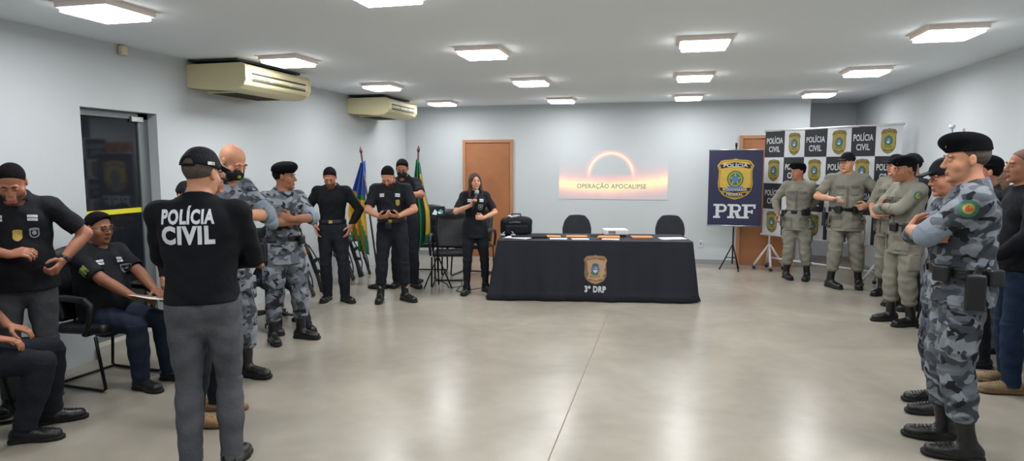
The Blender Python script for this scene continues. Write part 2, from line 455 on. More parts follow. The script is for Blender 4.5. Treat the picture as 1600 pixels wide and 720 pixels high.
# ------------------------------------------------------------------ people
def ik(A, B, la, lb, pole):
    A, B = vec(*A), vec(*B); d = B - A; D = np.linalg.norm(d); mx = (la + lb) * 0.995
    if D > mx: B = A + d / D * mx; d = B - A; D = mx
    ax = d / D; x = (D * D + la * la - lb * lb) / (2 * D); hh = math.sqrt(max(la * la - x * x, 1e-6))
    p = vec(*pole); p = nv(p - ax * (p @ ax))
    return A + ax * x + p * hh, B
def basis(yaw, pitch, roll=0):
    m = Matrix.Rotation(R(yaw), 3, 'Z') @ Matrix.Rotation(R(pitch), 3, 'X') @ Matrix.Rotation(R(roll), 3, 'Y')
    return np.array(m)       # columns: right, forward, up
ARMS = dict(
    crossed=dict(R=dict(w=(-.045, .190, 1.195), pole=(.5, .8, -.9), hd=(-.8, -.5, .25), hn=(0, -1, 0), curl=35),
                 L=dict(w=(.05, .250, 1.235), pole=(-.5, .9, -.9), hd=(.8, -.5, .25), hn=(-.5, -.8, 0), curl=35)),
    sides=dict(R=dict(w=(.27, .04, .90), pole=(.3, -1, 0), hn=(-1, 0, 0), curl=25), L=dict(w=(-.27, .04, .90), pole=(-.3, -1, 0), hn=(1, 0, 0), curl=25)),
    hips=dict(R=dict(w=(.21, .06, 1.02), pole=(1, -.35, .1), hd=(-.5, .5, -.6), hn=(-1, 0, 0), curl=40), L=dict(w=(-.21, .06, 1.02), pole=(-1, -.35, .1), hd=(.5, .5, -.6), hn=(1, 0, 0), curl=40)),
    behind=dict(R=dict(w=(.08, -.21, .98), pole=(1, -.6, 0), hd=(-1, 0, 0), hn=(0, 1, 0), curl=30), L=dict(w=(-.08, -.23, .98), pole=(-1, -.6, 0), hd=(1, 0, 0), hn=(0, 1, 0), curl=30)),
)
def add_hand(F, Wp, hd, hn, side, curl, s, spread=0.0, thumb=0.5):
    d = nv(hd); n = nv(vec(*hn) - d * (vec(*hn) @ d)); l = np.cross(d, n) * (1 if side > 0 else -1)
    q = s
    F.tube(Wp - d * .015 * q, Wp + d * .085 * q, [(0, .025 * q, .019 * q), (.35, .036 * q, .018 * q), (1, .041 * q, .014 * q)], u=l, k=.012)
    for i, (o, ln) in enumerate(((.030, .92), (.0105, 1.0), (-.0095, .95), (-.0285, .76))):
        p = Wp + d * .080 * q + l * o * q; a = R(curl * 0.45 + i * 4); fd = nv(d + l * o * spread)
        for sgm, (lg, r0, r1) in enumerate(((.043, .0100, .0092), (.027, .0092, .0085), (.021, .0085, .0074))):
            dd = fd * math.cos(a) + n * math.sin(a); e = p + dd * lg * ln * q
            F.tube(p, e, [(0, r0 * q), (1, r1 * q)], k=.004); p = e; a += R(curl * (1.0 if sgm == 0 else .8))
    p = Wp + d * .022 * q + l * .026 * q
    for lg, r0, r1, v in ((.042, .0145, .0125, d * .55 + l * .75 + n * .35), (.032, .0115, .0105, d * .75 + l * .35 * (1 - thumb) + n * (.3 + thumb * .5)), (.026, .0105, .0085, d * .8 - l * .1 * thumb + n * .4)):
        e = p + nv(v) * lg * q; F.tube(p, e, [(0, r0 * q), (1, r1 * q)], k=.006); p = e
    return dict(c=Wp + d * .075 * q + n * .03 * q, d=d, n=n, l=l, w=Wp)
class Person: pass
def person(label, loc, heading, H=1.75, h=0.007, skin='a', top='polo', topmat='black_cloth', legmat='dark_trousers', legs='plain', shoe='leather', boots=True,
           head=(0, 0, 0), lean=0, twist=0, fat=0.0, bw=1.0, arms='sides', R_=None, L_=None, ph=None, feet=None, hair='short', hairmat='hair_black', headgear=None,
           beard=None, mask=False, glasses=False, belt=True, female=False, hem=None, sway=0.0, group=None, prints=(), gear=(), seated=False, knees=None, sleeve=None, cuffmat=None, shoemat2='sole_rubber', category='person', bootmat=None, seed=None, rel=0.0):
    s = H / 1.75; P = Person(); seed = (abs(loc[0]) * 7.3 + abs(loc[1]) * 3.1) if seed is None else seed
    ph_ = (ph if ph is not None else .955) * s
    root_loc = (loc[0], loc[1], 0); hz = R(heading - 90)
    l = R(lean); sp = vec(0, math.sin(l), math.cos(l)); fwd = vec(0, math.cos(l), -math.sin(l)); rt_ = vec(1, 0, 0)
    tw = R(twist); rsh = vec(math.cos(tw), math.sin(tw), 0)
    pel = vec(sway * s, 0, ph_); N = pel + sp * .53 * s
    sh = {sd: N - sp * .068 * s + rsh * sd * (.152 if female else .170) * s * bw for sd in (1, -1)}
    hip = {sd: pel + rt_ * sd * .09 * s + vec(0, 0, -.03 * s) for sd in (1, -1)}
    A = {k: dict(v) for k, v in ARMS[arms].items()}
    if R_: A['R'] = dict(curl=30, pole=(1, -.3, -.5)) | R_
    if L_: A['L'] = dict(curl=30, pole=(-1, -.3, -.5)) | L_
    ua, fa = .285 * s, .255 * s
    el, wr = {}, {}
    for sd, kk in ((1, 'R'), (-1, 'L')):
        w = vec(*A[kk]['w']) * s
        el[sd], wr[sd] = ik(sh[sd], w, ua, fa, A[kk]['pole'])
    feet = feet or {1: (.12, 0, -8), -1: (-.12, 0, 8)}       # x, y, toe angle in degrees (positive = turns left)
    an, kn, td = {}, {}, {}
    for sd in (1, -1):
        fx, fy, ta = feet[sd][:3]; fz = feet[sd][3] if len(feet[sd]) > 3 else 0.0
        td[sd] = vec(-math.sin(R(ta)), math.cos(R(ta)), 0)
        an[sd] = vec(fx * s, fy * s, .085 * s + fz)
        pole = (knees or {}).get(sd, (td[sd][0] * .6, 1, .35 if seated else 0))
        kn[sd], an[sd] = ik(hip[sd], an[sd], .425 * s, .415 * s, pole)
    P.sh, P.el, P.wr, P.pel, P.N, P.s = sh, el, wr, pel, N, s
    # ---- head frame
    HR = basis(head[0], lean * -0.5 - head[1], head[2]); hr, hf, hu = HR[:, 0], HR[:, 1], HR[:, 2]
    hs = s * (0.97 if female else 1.0) * 1.03
    nb = N + sp * .022 * s + fwd * (.012 + .02 * max(0, head[1]) / 30) * s
    hc = nb + hu * .118 * s + hf * .022 * s
    P.hc, P.HR = hc, HR
    hp = lambda x, y, z: hc + (hr * x + hf * y + hu * z) * hs
    # ---- body surface
    pts = [pel, N, hc + vec(0, 0, .17), hc] + list(sh.values()) + list(el.values()) + list(wr.values()) + list(kn.values()) + list(an.values()) + [an[sd] + td[sd] * .22 * s for sd in (1, -1)]
    pts = np.array(pts); lo = pts.min(0) - .20; hi = pts.max(0) + .20; lo[2] = max(lo[2], -.03); 
    B = Field(lo, hi, h)
    def torso(F, g, fatk=1.0, k=.03, wr_=0.0, low=0.0):
        f = fat * fatk; q = s
        a = pel - sp * (.10 + low) * q; b = N + sp * .02 * q
        pr = [(0, .135, .10), (.14, .163 + .02 * f, .112 + .02 * f), (.28, .155 + .03 * f, .110 + .045 * f), (.42, .143 + .035 * f, .105 + .05 * f), (.58, .152 + .02 * f, .112 + .03 * f), (.74, .165, .118), (.86, .145, .105), (.94, .09, .075), (1, .062, .06)]
        if female: pr = [(0, .14, .10), (.14, .168, .115), (.28, .150, .105), (.42, .122, .095), (.58, .135, .10), (.74, .150, .112), (.86, .128, .095), (.94, .08, .07), (1, .055, .055)]
        F.tube(a, b, [(t, (x * (bw if t > .5 else 1) + g) * q, (y + g) * q) for t, x, y in pr], u=rsh * .5 + rt_ * .5, k=k, wrinkle=wr_, seed=seed)
        if f > .3: F.ell(pel + sp * .13 * q + fwd * (.045 + .03 * f) * q, ((.125 + g) * q, (.085 + g) * q, (.15 + g) * q), k=.04)
        for sd in (1, -1):
            F.tube(N - sp * .03 * q, sh[sd] + sp * .002 * q, [(0, (.047 + g) * q), (1, (.049 + g) * q)], k=.04)
            F.ell(N - sp * .17 * q + rsh * sd * .075 * q + fwd * (.06 if not female else .075) * q, ((.075 + g) * q, (.05 + g) * q, (.075 + g) * q), k=.03)
            F.ell(pel + vec(sd * .075 * q, -.06 * q, -.03 * q), ((.08 + g) * q, (.065 + g) * q, (.085 + g) * q), k=.03)
            F.ell(N - sp * .14 * q + rsh * sd * .09 * q - fwd * .055 * q, ((.08 + g) * q, (.05 + g) * q, (.09 + g) * q), k=.03)
    def uparm(F, sd, g, t1=1.0, flat=False, wr_=0.0, flare=0.0):
        a, b = sh[sd], sh[sd] + (el[sd] - sh[sd]) * t1; q = s; m = .88 if female else 1.0 + .1 * (bw - 1)
        F.tube(a, b, [(0, (.056 * m + g) * q), (.3, (.053 * m + g) * q), (1, (.043 * m + .009 * (1 - t1) + g + flare) * q)], k=.03 if not flat else .012, flat=False if not flat else True, wrinkle=wr_, seed=seed + sd)
        F.ell(sh[sd], ((.054 * m + g) * q,) * 3, k=.03)
    def foarm(F, sd, g, t1=1.0, flat=False, wr_=0.0):
        a, b = el[sd], el[sd] + (wr[sd] - el[sd]) * t1; q = s; m = .85 if female else 1.0
        r1 = .026 + (.043 - .026) * (1 - t1) ** 1.0
        F.tube(a, b, [(0, (.040 * m + g) * q), (.25, (.043 * m + g) * q), (1, (r1 * m + g * .8) * q)], k=.02, flat=flat, wrinkle=wr_, seed=seed - sd)
    def leg(F, sd, g, gs, gk, wr_=0.0, t1=1.0, flat=False, q=s):
        F.tube(hip[sd], kn[sd], [(0, (.088 + g) * q), (.3, (.085 + g) * q), (1, (.052 + gk) * q)], k=.03, wrinkle=wr_, seed=seed + 2 * sd)
        b = kn[sd] + (an[sd] - kn[sd]) * t1
        F.tube(kn[sd], b, [(0, (.052 + gk) * q), (.3, (.053 + gs) * q), (1, (.036 + gs) * q)], k=.02, wrinkle=wr_, seed=seed + 3 * sd, flat=flat)
    torso(B, -.006); P.hand = {}
    for sd in (1, -1):
        uparm(B, sd, -.002); foarm(B, sd, 0)
        leg(B, sd, -.004, 0, 0)
        B.tube(an[sd] - td[sd] * .03 * s + vec(0, 0, -.035 * s), an[sd] + td[sd] * .13 * s + vec(0, 0, -.045 * s), [(0, .034 * s), (1, .036 * s, .025 * s)], k=.02)
        a_ = A['R' if sd > 0 else 'L']
        hd = a_.get('hd', wr[sd] - el[sd]); hn = a_.get('hn', (0, -1, 0))
        P.hand[sd] = add_hand(B, wr[sd], vec(*hd), hn, sd, a_['curl'], s * (.92 if female else 1.03), thumb=a_.get('thumb', .5))
    # neck and head
    B.tube(nb - sp * .06 * s, hp(0, -.02, -.04), [(0, (.066 if not female else .052) * s * (1 + .12 * fat)), (.5, (.056 if not female else .046) * s * (1 + .12 * fat)), (1, (.055 if not female else .047) * s)], k=.025)
    q = hs
    def hell(F, c, r, k=.012, op='add'): F.ell(hp(*c), tuple(x * q for x in r), HR, k=k, op=op)
    def skull(F, g=0.0):
        hell(F, (0, -.018, .035), (.074 + g, .094 + g, .083 + g), k=.02)
    skull(B)
    hell(B, (0, .012, -.03), (.061 + .01 * fat, .074, .082), k=.02)
    hell(B, (0, .030, -.075), (.046 + .012 * fat, .048, .036 + .008 * fat), k=.022)
    hell(B, (0, .073, -.098), (.021, .018, .016), k=.014)
    for sd in (1, -1):
        hell(B, (sd * .041, .052, -.028), (.022 + .006 * fat, .022, .028), k=.018)
        hell(B, (sd * .030, .079, .026), (.026, .011, .008), k=.012)
        hell(B, (sd * .031, .093, .006), (.016, .013, .010), k=.010, op='cut')
        hell(B, (sd * .030, .077, .005), (.0125, .0115, .0105), k=.004)
        hell(B, (sd * .076, -.010, -.002), (.0075, .017, .031), k=.006); hell(B, (sd * .086, -.007, .002), (.006, .008, .015), k=.004, op='cut')
        hell(B, (sd * .011, .093, -.030), (.008, .009, .008), k=.006)
    B.tube(hp(0, .080, .016), hp(0, .103, -.026), [(0, .0080 * q), (1, .0115 * q)], k=.010)
    B.tube(hp(-.019, .083, -.060), hp(.019, .083, -.060), [(0, .005 * q), (.5, .0085 * q), (1, .005 * q)], k=.006)
    B.tube(hp(-.017, .081, -.070), hp(.017, .081, -.070), [(0, .005 * q), (.5, .009 * q), (1, .005 * q)], k=.006)
    V, F = B.mesh(); fc = V[F].mean(1)
    L_c = (fc - hc) / q; lx, ly, lz = L_c @ hr, L_c @ hf, L_c @ hu
    mi = np.zeros(len(F), int)
    mats = ['skin_' + skin, 'lips_' + skin, 'stubble_' + skin, 'beard_' + skin]
    nearh = (np.abs(lx) < .1) & (np.abs(ly) < .14) & (lz > -.14) & (lz < .15)
    if beard in ('stubble', 'full', 'goatee'):
        jaw = nearh & (lz < -.035 - .25 * np.maximum(0, ly - .05)) & (ly > -.015) & ~((lz > -.05) & (np.abs(lx) > .03) & (ly > .06)) & (ly + lz * .3 > -.03)
        if beard == 'goatee': jaw &= (np.abs(lx) < .03) & (ly > .05)
        mi[jaw] = 2 if beard == 'stubble' else 3
    if hair == 'shaved':
        mi[nearh & (-.75 * ly + .66 * lz > .018) & (lz > -.06)] = 0
    mi[nearh & (ly > .0815) & (lz < -.054) & (lz > -.078) & (np.abs(lx) < .024)] = 1
    body = quad_obj('person', V, F, mats, mi)
    tag(body, label, category, group)
    P.o = body
    # eyes, brows
    def face_bit(name, fn, m):
        G = Field(hc - .16, hc + .16, .0035 if h < .0065 else .005); fn(G); o, _, _ = field_obj(name, G, m, body); return o
    for sd in (1, -1):
        mbx = MB()
        c_ = hp(sd * .031, .0855, .006)
        mbx.lathe([(.0045 * q, .0020 * q), (.0068 * q, -.001 * q)], 'eye_white', 10, c_, Matrix(np.stack([hr, hu, hf], 1).tolist())); mbx.lathe([(0.0005, .0036 * q), (.0040 * q, .0028 * q), (.0044 * q, .001 * q)], 'eye_dark', 10, c_, Matrix(np.stack([hr, hu, hf], 1).tolist()))
        mbx.build('eye', body, True)
        mbb = MB(); mbb.tube([hp(sd * .015, .0865, .026), hp(sd * .031, .0875, .031), hp(sd * .049, .074, .026)], [.003 * q, .0036 * q, .002 * q], hairmat if hair != 'bald' else 'hair_black', 6)
        mbb.build('eyebrow', body, True)
    hfield = lambda hh=.005: Field(hc - .27 * s, hc + .27 * s, hh if h < .0065 else .0065)
    # ---- hair
    if hair in ('short', 'buzz', 'receding'):
        G = hfield(); g = .0045 if hair == 'short' else .003
        skull(G, g)
        if hair == 'short': hell(G, (0, .012, .078), (.062, .080, .046), k=.02)
        n_ = -(hr * 0 + hf * -.75 + hu * .66)
        G.plane(n_, hp(0, 0, .0) + (-n_) * ((.004 if hair == 'short' else .008) * q + (0.02 if hair == 'receding' else 0)))
        hell(G, (0, .105, .046), (.050, .05, .036), k=.004, op='cut')
        G.plane(-hu, hp(0, 0, -.055)); field_obj('hair', G, hairmat, body)
    if hair == 'long':
        G = hfield(); skull(G, .014); hell(G, (0, -.03, -.03), (.078, .07, .09), k=.02)
        n_ = -(hf * -.62 + hu * .62)
        for sd in (1, -1):
            G.tube(hp(sd * .072, -.005, .03), hp(sd * .085, .02, -.13), [(0, .022 * s, .03 * s), (1, .026 * s, .034 * s)], k=.02)
            G.tube(hp(sd * .085, .02, -.13), hp(sd * .095, .045, -.23), [(0, .026 * s, .03 * s), (1, .010 * s, .016 * s)], k=.02)
        G.tube(hp(0, -.07, -.02), hp(0, -.095, -.22), [(0, .075 * s, .035 * s), (1, .06 * s, .02 * s)], u=hr, k=.03)
        G.ell(hp(0, .095, -.02), (.062 * s, .075 * s, .105 * s), HR, k=.01, op='cut')
        field_obj('hair', G, hairmat, body)
    if headgear in ('cap', 'cap_back'):
        G = hfield(); skull(G, .013); hell(G, (0, .03, .062), (.066, .066, .05), k=.02)
        hell(G, (0, -.005, .10), (.055, .07, .038), k=.03)
        G.plane(-(hu * .985 + hf * .10), hp(0, 0, .034))
        hell(G, (0, -.125, .048), (.034, .04, .030), k=.004, op='cut')
        G.box(hp(0, .122, .044), (.050 * q, .046 * q, .0055 * q), HR @ basis(0, -14), r=.004, k=.006)
        hell(G, (0, .155, .036), (.046, .020, .0065), k=.006)
        G2 = G
        o, _v, _f = field_obj('cap', G, 'cap_cloth', body)
        mbs = MB(); mbs.tube([hp(math.sin(a) * .088, -math.cos(a) * .108 - .015, .040) for a in np.linspace(-.5, .5, 7)], .006 * q, 'cap_cloth', 6); mbs.build('cap_strap', body, True)
        P.cap = o; P.capb = BVHTree.FromPolygons(_v.tolist(), _f.tolist()); P.hp = hp
    if headgear == 'beret':
        G = hfield()
        skull(G, .011); G.plane(-hu, hp(0, 0, .047))
        c_ = hp(.020, .0, .092)
        G.ell(c_, (.102 * q, .116 * q, .054 * q), HR @ basis(0, 7, 12), k=.03)
        hell(G, (0, .06, .095), (.06, .055, .040), k=.03)
        G.plane(-(hu * .99 + hf * .04), hp(0, 0, .043))
        field_obj('beret', G, 'beret_wool', body)
        Bd = MB(); cc = hp(-.028, .098, .082)
        Bd.lathe([(.001, .004), (.011 * q, .003), (.013 * q, 0)], 'gold', 10, cc, Matrix(np.stack([hr, hu, hf], 1).tolist())); Bd.build('beret_badge', body, True)
    if mask:
        G = hfield(.004)
        hell(G, (0, .020, -.045), (.068, .084, .078), k=.01); hell(G, (0, .10, -.045), (.022, .022, .03), k=.02)
        G.plane(-hf, hp(0, .035, 0)); G.plane(hu, hp(0, 0, -.012)); G.plane(-hu, hp(0, 0, -.112)); o, mv, mf = field_obj('face_mask', G, 'mask_cloth', body)
        for sd in (1, -1):
            mbs = MB()
            for z in (-.025, -.085): mbs.tube([hp(sd * .064, .035, z), hp(sd * .081, .0, -.01 + z * .3), hp(sd * .083, -.02, -.005)], .0022, 'print_white', 5)
            mbs.build('ear_loop', o)
        if mask == 'marked':
            bt = BVHTree.FromPolygons(mv.tolist(), mf.tolist())
            decal(o, bt, hp(.035, .14, -.05), -(hf * .8 + hr * .45), hu, [(-.012, -.01), (.012, -.01), (.008, .012), (-.008, .012)], 'lime_patch', .001, 'printed_mark')
    if glasses:
        g_ = MB()
        for sd in (1, -1):
            g_.tube([hp(sd * .033 + .023 * math.cos(a), .102, .004 + .016 * math.sin(a)) for a in np.linspace(0, 2 * math.pi, 13)[:-1]], .0022, 'black_plastic', 6, closed=True)
            g_.tube([hp(sd * .056, .101, .008), hp(sd * .079, .05, .008), hp(sd * .082, -.02, .004)], .002, 'black_plastic', 6)
        g_.tube([hp(-.010, .104, .006), hp(.010, .104, .006)], .002, 'black_plastic', 6)
        g_.build('glasses', body, True)
    # ---- top
    T = Field(lo, hi, h); wr_ = (.0035 if top != 'jacket' else .0055) * s
    tg = {'polo': .012, 'jacket': .018, 'long': .012, 'tee': .012}[top]
    torso(T, tg, wr_=wr_, low=.12 if top == 'jacket' else .04)
    hz_ = hem if hem is not None else {'polo': -.10, 'jacket': -.20, 'long': -.09, 'tee': -.08}[top]
    if hz_ < -.05 and not seated:
        T.tube(pel + sp * .06 * s, pel + sp * (hz_ - .02) * s, [(0, (.155 + .03 * fat + tg) * s, (.115 + .05 * fat + tg) * s), (1, (.185 + .02 * fat + tg) * s, (.135 + .03 * fat + tg) * s)], k=.03, wrinkle=wr_, seed=seed)
    sl_ = sleeve or {'polo': 'short', 'tee': 'short', 'jacket': 'rolled', 'long': 'long'}[top]
    for sd in (1, -1):
        sls = sl_[sd] if isinstance(sl_, dict) else sl_
        if sls == 'short': uparm(T, sd, .014, .80, True, wr_, .006)
        else:
            uparm(T, sd, .015 if top != 'long' else .010, 1.0, False, wr_)
            if sls == 'rolled':
                foarm(T, sd, .017, .16, True)
                if not cuffmat: pass
            else: foarm(T, sd, .012, .97, True, wr_)
    T.plane(-sp, pel + sp * hz_ * s)
    T.plane(nv(sp * .93 + fwd * .36), N + sp * (.030 if top == 'polo' else .022) * s + fwd * .02 * s)
    ck = {'polo': 'shirt', 'tee': 'shirt', 'jacket': 'jacket', 'long': 'shirt'}[top]
    shirt, TV, TF = field_obj(ck, T, topmat, body); P.shirt = shirt
    tb = BVHTree.FromPolygons(TV.tolist(), TF.tolist()); P.tb = tb
    if top in ('polo', 'jacket'):
        c_ = Field(nb - .14, nb + .14, .005)
        c_.tube(nb - sp * .035 * s, nb + sp * .022 * s, [(0, .083 * s, .078 * s), (1, .070 * s, .066 * s)], flat=True, k=.001)
        c_.tube(nb - sp * .08 * s, nb + sp * .08 * s, [(0, .070 * s, .067 * s), (1, .062 * s, .058 * s)], k=.002, op='cut')
        c_.plane(nv(sp * .9 + fwd * .44), nb + sp * .012 * s); c_.ell(nb + fwd * .085 * s, (.022 * s, .05 * s, .06 * s), k=.004, op='cut')
        field_obj('collar', c_, topmat, shirt)
    if cuffmat:
        for sd in (1, -1):
            sls = sl_[sd] if isinstance(sl_, dict) else sl_
            if sls != 'rolled': continue
            C = Field(np.minimum(sh[sd], np.minimum(el[sd], wr[sd])) - .1, np.maximum(sh[sd], np.maximum(el[sd], wr[sd])) + .1, .006)
            a, b = sh[sd] + (el[sd] - sh[sd]) * .66, el[sd] + (wr[sd] - el[sd]) * .14
            C.tube(a, el[sd], .066 * s, k=.01, flat=True, wrinkle=.003); C.ell(el[sd], (.064 * s,) * 3, k=.01); C.tube(el[sd], b, .062 * s, k=.01, flat=True, wrinkle=.003)
            field_obj('rolled_cuff', C, cuffmat, shirt)
    # ---- trousers
    Q = Field(lo, hi, h); lw = (.0036 if legs != 'cargo' else .006) * s
    torso(Q, .006, k=.02)
    Q.plane(sp, pel + sp * .10 * s)
    gm = dict(plain=(.012, .024, .018), jeans=(.010, .018, .012), cargo=(.020, .034, .030), slim=(.006, .010, .013))[legs]
    for sd in (1, -1):
        t1 = {'plain': .98, 'jeans': 1.0, 'cargo': .62, 'slim': .8}[legs] if boots or legs != 'jeans' else 1.0
        if legs == 'plain' and boots == 'over': t1 = .62
        leg(Q, sd, gm[0], gm[1], gm[2], lw, t1, True)
        if t1 < .7:
            e_ = kn[sd] + (an[sd] - kn[sd]) * t1; Q.ell(e_, (.068 * s, .068 * s, .045 * s), k=.02); 
        else:
            e_ = kn[sd] + (an[sd] - kn[sd]) * .9; Q.tube(e_, kn[sd] + (an[sd] - kn[sd]) * 1.08, [(0, .052 * s), (1, .06 * s)], k=.02, flat=True, wrinkle=.004)
        if legs == 'cargo':
            c_ = hip[sd] * .42 + kn[sd] * .58; ax = nv(kn[sd] - hip[sd]); Q.box(c_ + vec(sd * .085 * s, .0, 0), (.022 * s, .065 * s, .085 * s), r=.015, k=.015)
    trousers, QV, QF = field_obj('trousers', Q, legmat, body)
    P.qb = BVHTree.FromPolygons(QV.tolist(), QF.tolist())
    # ---- boots
    for sd in (1, -1):
        up = nv(kn[sd] - an[sd]); d = td[sd]; a0 = an[sd]; bh = {True: .19, 'low': .05, 'over': .22, False: .03}[boots] * s
        K = Field(a0 - .30, a0 + vec(.30, .30, .36), .006)
        z0 = a0[2] - .085 * s; fl = vec(a0[0], a0[1], z0); sl = vec(-d[1], d[0], 0)
        K.tube(fl - d * .045 * s + vec(0, 0, .045 * s), fl + d * .165 * s + vec(0, 0, .034 * s), [(0, .039 * s, .044 * s), (.5, .044 * s, .046 * s), (.8, .049 * s, .036 * s), (1, .042 * s, .033 * s)], u=sl, k=.02)
        K.tube(a0 + vec(0, 0, -.02 * s) - d * .005 * s, a0 + up * bh, [(0, .048 * s), (.4, .046 * s), (1, .052 * s if bh > .1 else .045 * s)], k=.03, flat=True, wrinkle=.0025 * s, seed=seed)
        K.plane((0, 0, -1), (0, 0, z0 + .014 * s))
        bo, KV, KF = field_obj('boot' if boots in (True, 'over', 'low') else 'shoe', K, shoe, body)
        K2 = Field(a0 - .30, a0 + vec(.30, .30, .1), .006)
        K2.tube(fl - d * .048 * s + vec(0, 0, .014), fl + d * .168 * s + vec(0, 0, .014), [(0, .042 * s, .06), (.35, .036 * s, .06), (.8, .052 * s, .06), (1, .045 * s, .06)], u=sl, k=.0)
        K2.plane((0, 0, -1), (0, 0, z0 + .001)); K2.plane((0, 0, 1), (0, 0, z0 + .024 * s))
        field_obj('sole', K2, shoemat2, bo)
        lc = MB()
        for i in range(5):
            t = i / 4; c = fl + d * (.105 - .085 * t) * s; zz = (.082 + .075 * t) * s
            kb = BVHTree.FromPolygons(KV.tolist(), KF.tolist()) if i == 0 else kb
            pts_ = []
            for x in (-.022, 0, .022):
                o_ = Vector((c + sl * x * s + vec(0, 0, .18 * s) + d * .10 * s).tolist()); hit = kb.ray_cast(o_, Vector((-d * .45 - vec(0, 0, .8)).tolist()).normalized())
                if hit[0]: pts_.append(hit[0] + Vector((0, 0, .002)))
            if len(pts_) == 3: lc.tube(pts_, .003, shoemat2, 5)
        if lc.V: lc.build('bootlace', bo)
    # ---- belt
    if belt:
        z = {'polo': .085, 'jacket': .075, 'long': .085, 'tee': .085}[top]; wd = .024 if top != 'jacket' else .03
        Bf = Field(pel - .34, pel + .34, .006)
        torso(Bf, tg + (.008 if top == 'jacket' else .006), k=.03)
        Bf.plane(sp, pel + sp * (z + wd) * s); Bf.plane(-sp, pel + sp * (z - wd) * s)
        # hollow inside so the shirt fills it
        bel, BV, BF = field_obj('belt', Bf, 'leather', body)
        bb = BVHTree.FromPolygons(BV.tolist(), BF.tolist())
        decal(bel, bb, pel + sp * z * s + fwd * .5, -fwd, sp, [(-.022, -.018), (.022, -.018), (.022, .018), (-.022, .018)], 'gold' if belt == 'gold' else 'black_metal', .006, 'belt_buckle')
        P.bb = bb; P.belt = bel
    tf = lambda x, y, z: pel + rt_ * x * s + fwd * y * s + sp * z * s       # torso frame measured from the pelvis
    P.tf = tf; P.fwd, P.sp = fwd, sp
    for g in gear:
        kind, x, y, z = g[:4]; sx, sy, sz = {'holster': (.024, .045, .095), 'pouch': (.04, .022, .045), 'radio': (.025, .02, .06), 'baton': (.014, .014, .16)}[kind]
        c_ = tf(x, y, z); G = Field(c_ - .26, c_ + .26, .006); a_ = math.atan2(-x, y)
        G.box(c_, (sx * s, sy * s, sz * s), np.array(Matrix.Rotation(a_ if kind != 'holster' else 0, 3, 'Z')), r=.012, k=.005)
        if kind == 'holster':
            G.box(tf(x, y + .0, z + .105), (.014 * s, .018 * s, .04 * s), basis(0, 18), r=.008, k=.004); G.box(tf(x * .94, y, z + .05), (.03 * s, .03 * s, .03 * s), r=.01, k=.01)
        field_obj({'holster': 'holstered_pistol'}.get(kind, kind), G, 'black_plastic', body)
    for pr in prints: pr(P)
    body.location = root_loc; body.rotation_euler = (0, 0, hz)
    P.hz = hz; P.loc = Vector(root_loc)
    P.world = lambda p: Vector(root_loc) + Matrix.Rotation(hz, 3, 'Z') @ Vector([float(v) for v in p])
    P.wdir = lambda p: Matrix.Rotation(hz, 3, 'Z') @ Vector([float(v) for v in p])
    return P
def caster(bvh, c, dirn, up, fallback=None):
    d = Vector([float(v) for v in nv(dirn)]); u = vec(*up); u = nv(u - vec(*d) * (u @ vec(*d))); r = np.cross(vec(*d), u)
    c = vec(*c) - vec(*d) * .25
    st = {'h': None}
    def fn(a, b, lift):
        o = Vector((c + r * a + u * b).tolist()); hit = bvh.ray_cast(o, d, 1.5)
        if hit[0] is not None:
            st['h'] = (hit[0] - o).length; t = st['h']
        else: t = st['h'] if st['h'] is not None else .25
        p = o + d * (t - lift); return (p.x, p.y, p.z)
    return fn
def decal(parent, bvh, c, dirn, up, pts, m, thick=.002, name='patch', label=None, rings=3, sc=1.0):
    fn = caster(bvh, c, dirn, up)
    fn(0, 0, 0)
    P_ = []
    n = len(pts)
    for i in range(n):
        a, b = pts[i], pts[(i + 1) % n]
        k = max(1, int(math.hypot(a[0] - b[0], a[1] - b[1]) / .02))
        for j in range(k): P_.append((a[0] + (b[0] - a[0]) * j / k, a[1] + (b[1] - a[1]) * j / k))
    P_ = [(x * sc, y * sc) for x, y in P_]; N = len(P_); cu = sum(p[0] for p in P_) / N; cv = sum(p[1] for p in P_) / N
    V = [fn(cu, cv, thick + .002)]; F = []
    for r_ in range(1, rings + 1):
        q = r_ / rings
        V += [fn(cu + (u - cu) * q, cv + (v - cv) * q, thick + .002) for u, v in P_]
    V += [fn(u, v, -.004) for u, v in P_]
    for i in range(N): F.append((0, 1 + i, 1 + (i + 1) % N))
    for r_ in range(rings):
        a, b = 1 + r_ * N, 1 + (r_ + 1) * N
        for i in range(N): F.append((a + i, b + i, b + (i + 1) % N, a + (i + 1) % N))
    o = raw_obj(name, V, F, m, None, parent, False)
    if label: o['label'] = label
    return o
def art_on(parent, bvh, c, dirn, up, draw, name, base=.0022):
    fn0 = caster(bvh, c, dirn, up); fn0(0, 0, 0)
    A = Art(lambda u, v, l: fn0(u, v, l + base), step=.0007); draw(A)
    return A.mb.build(name, parent)
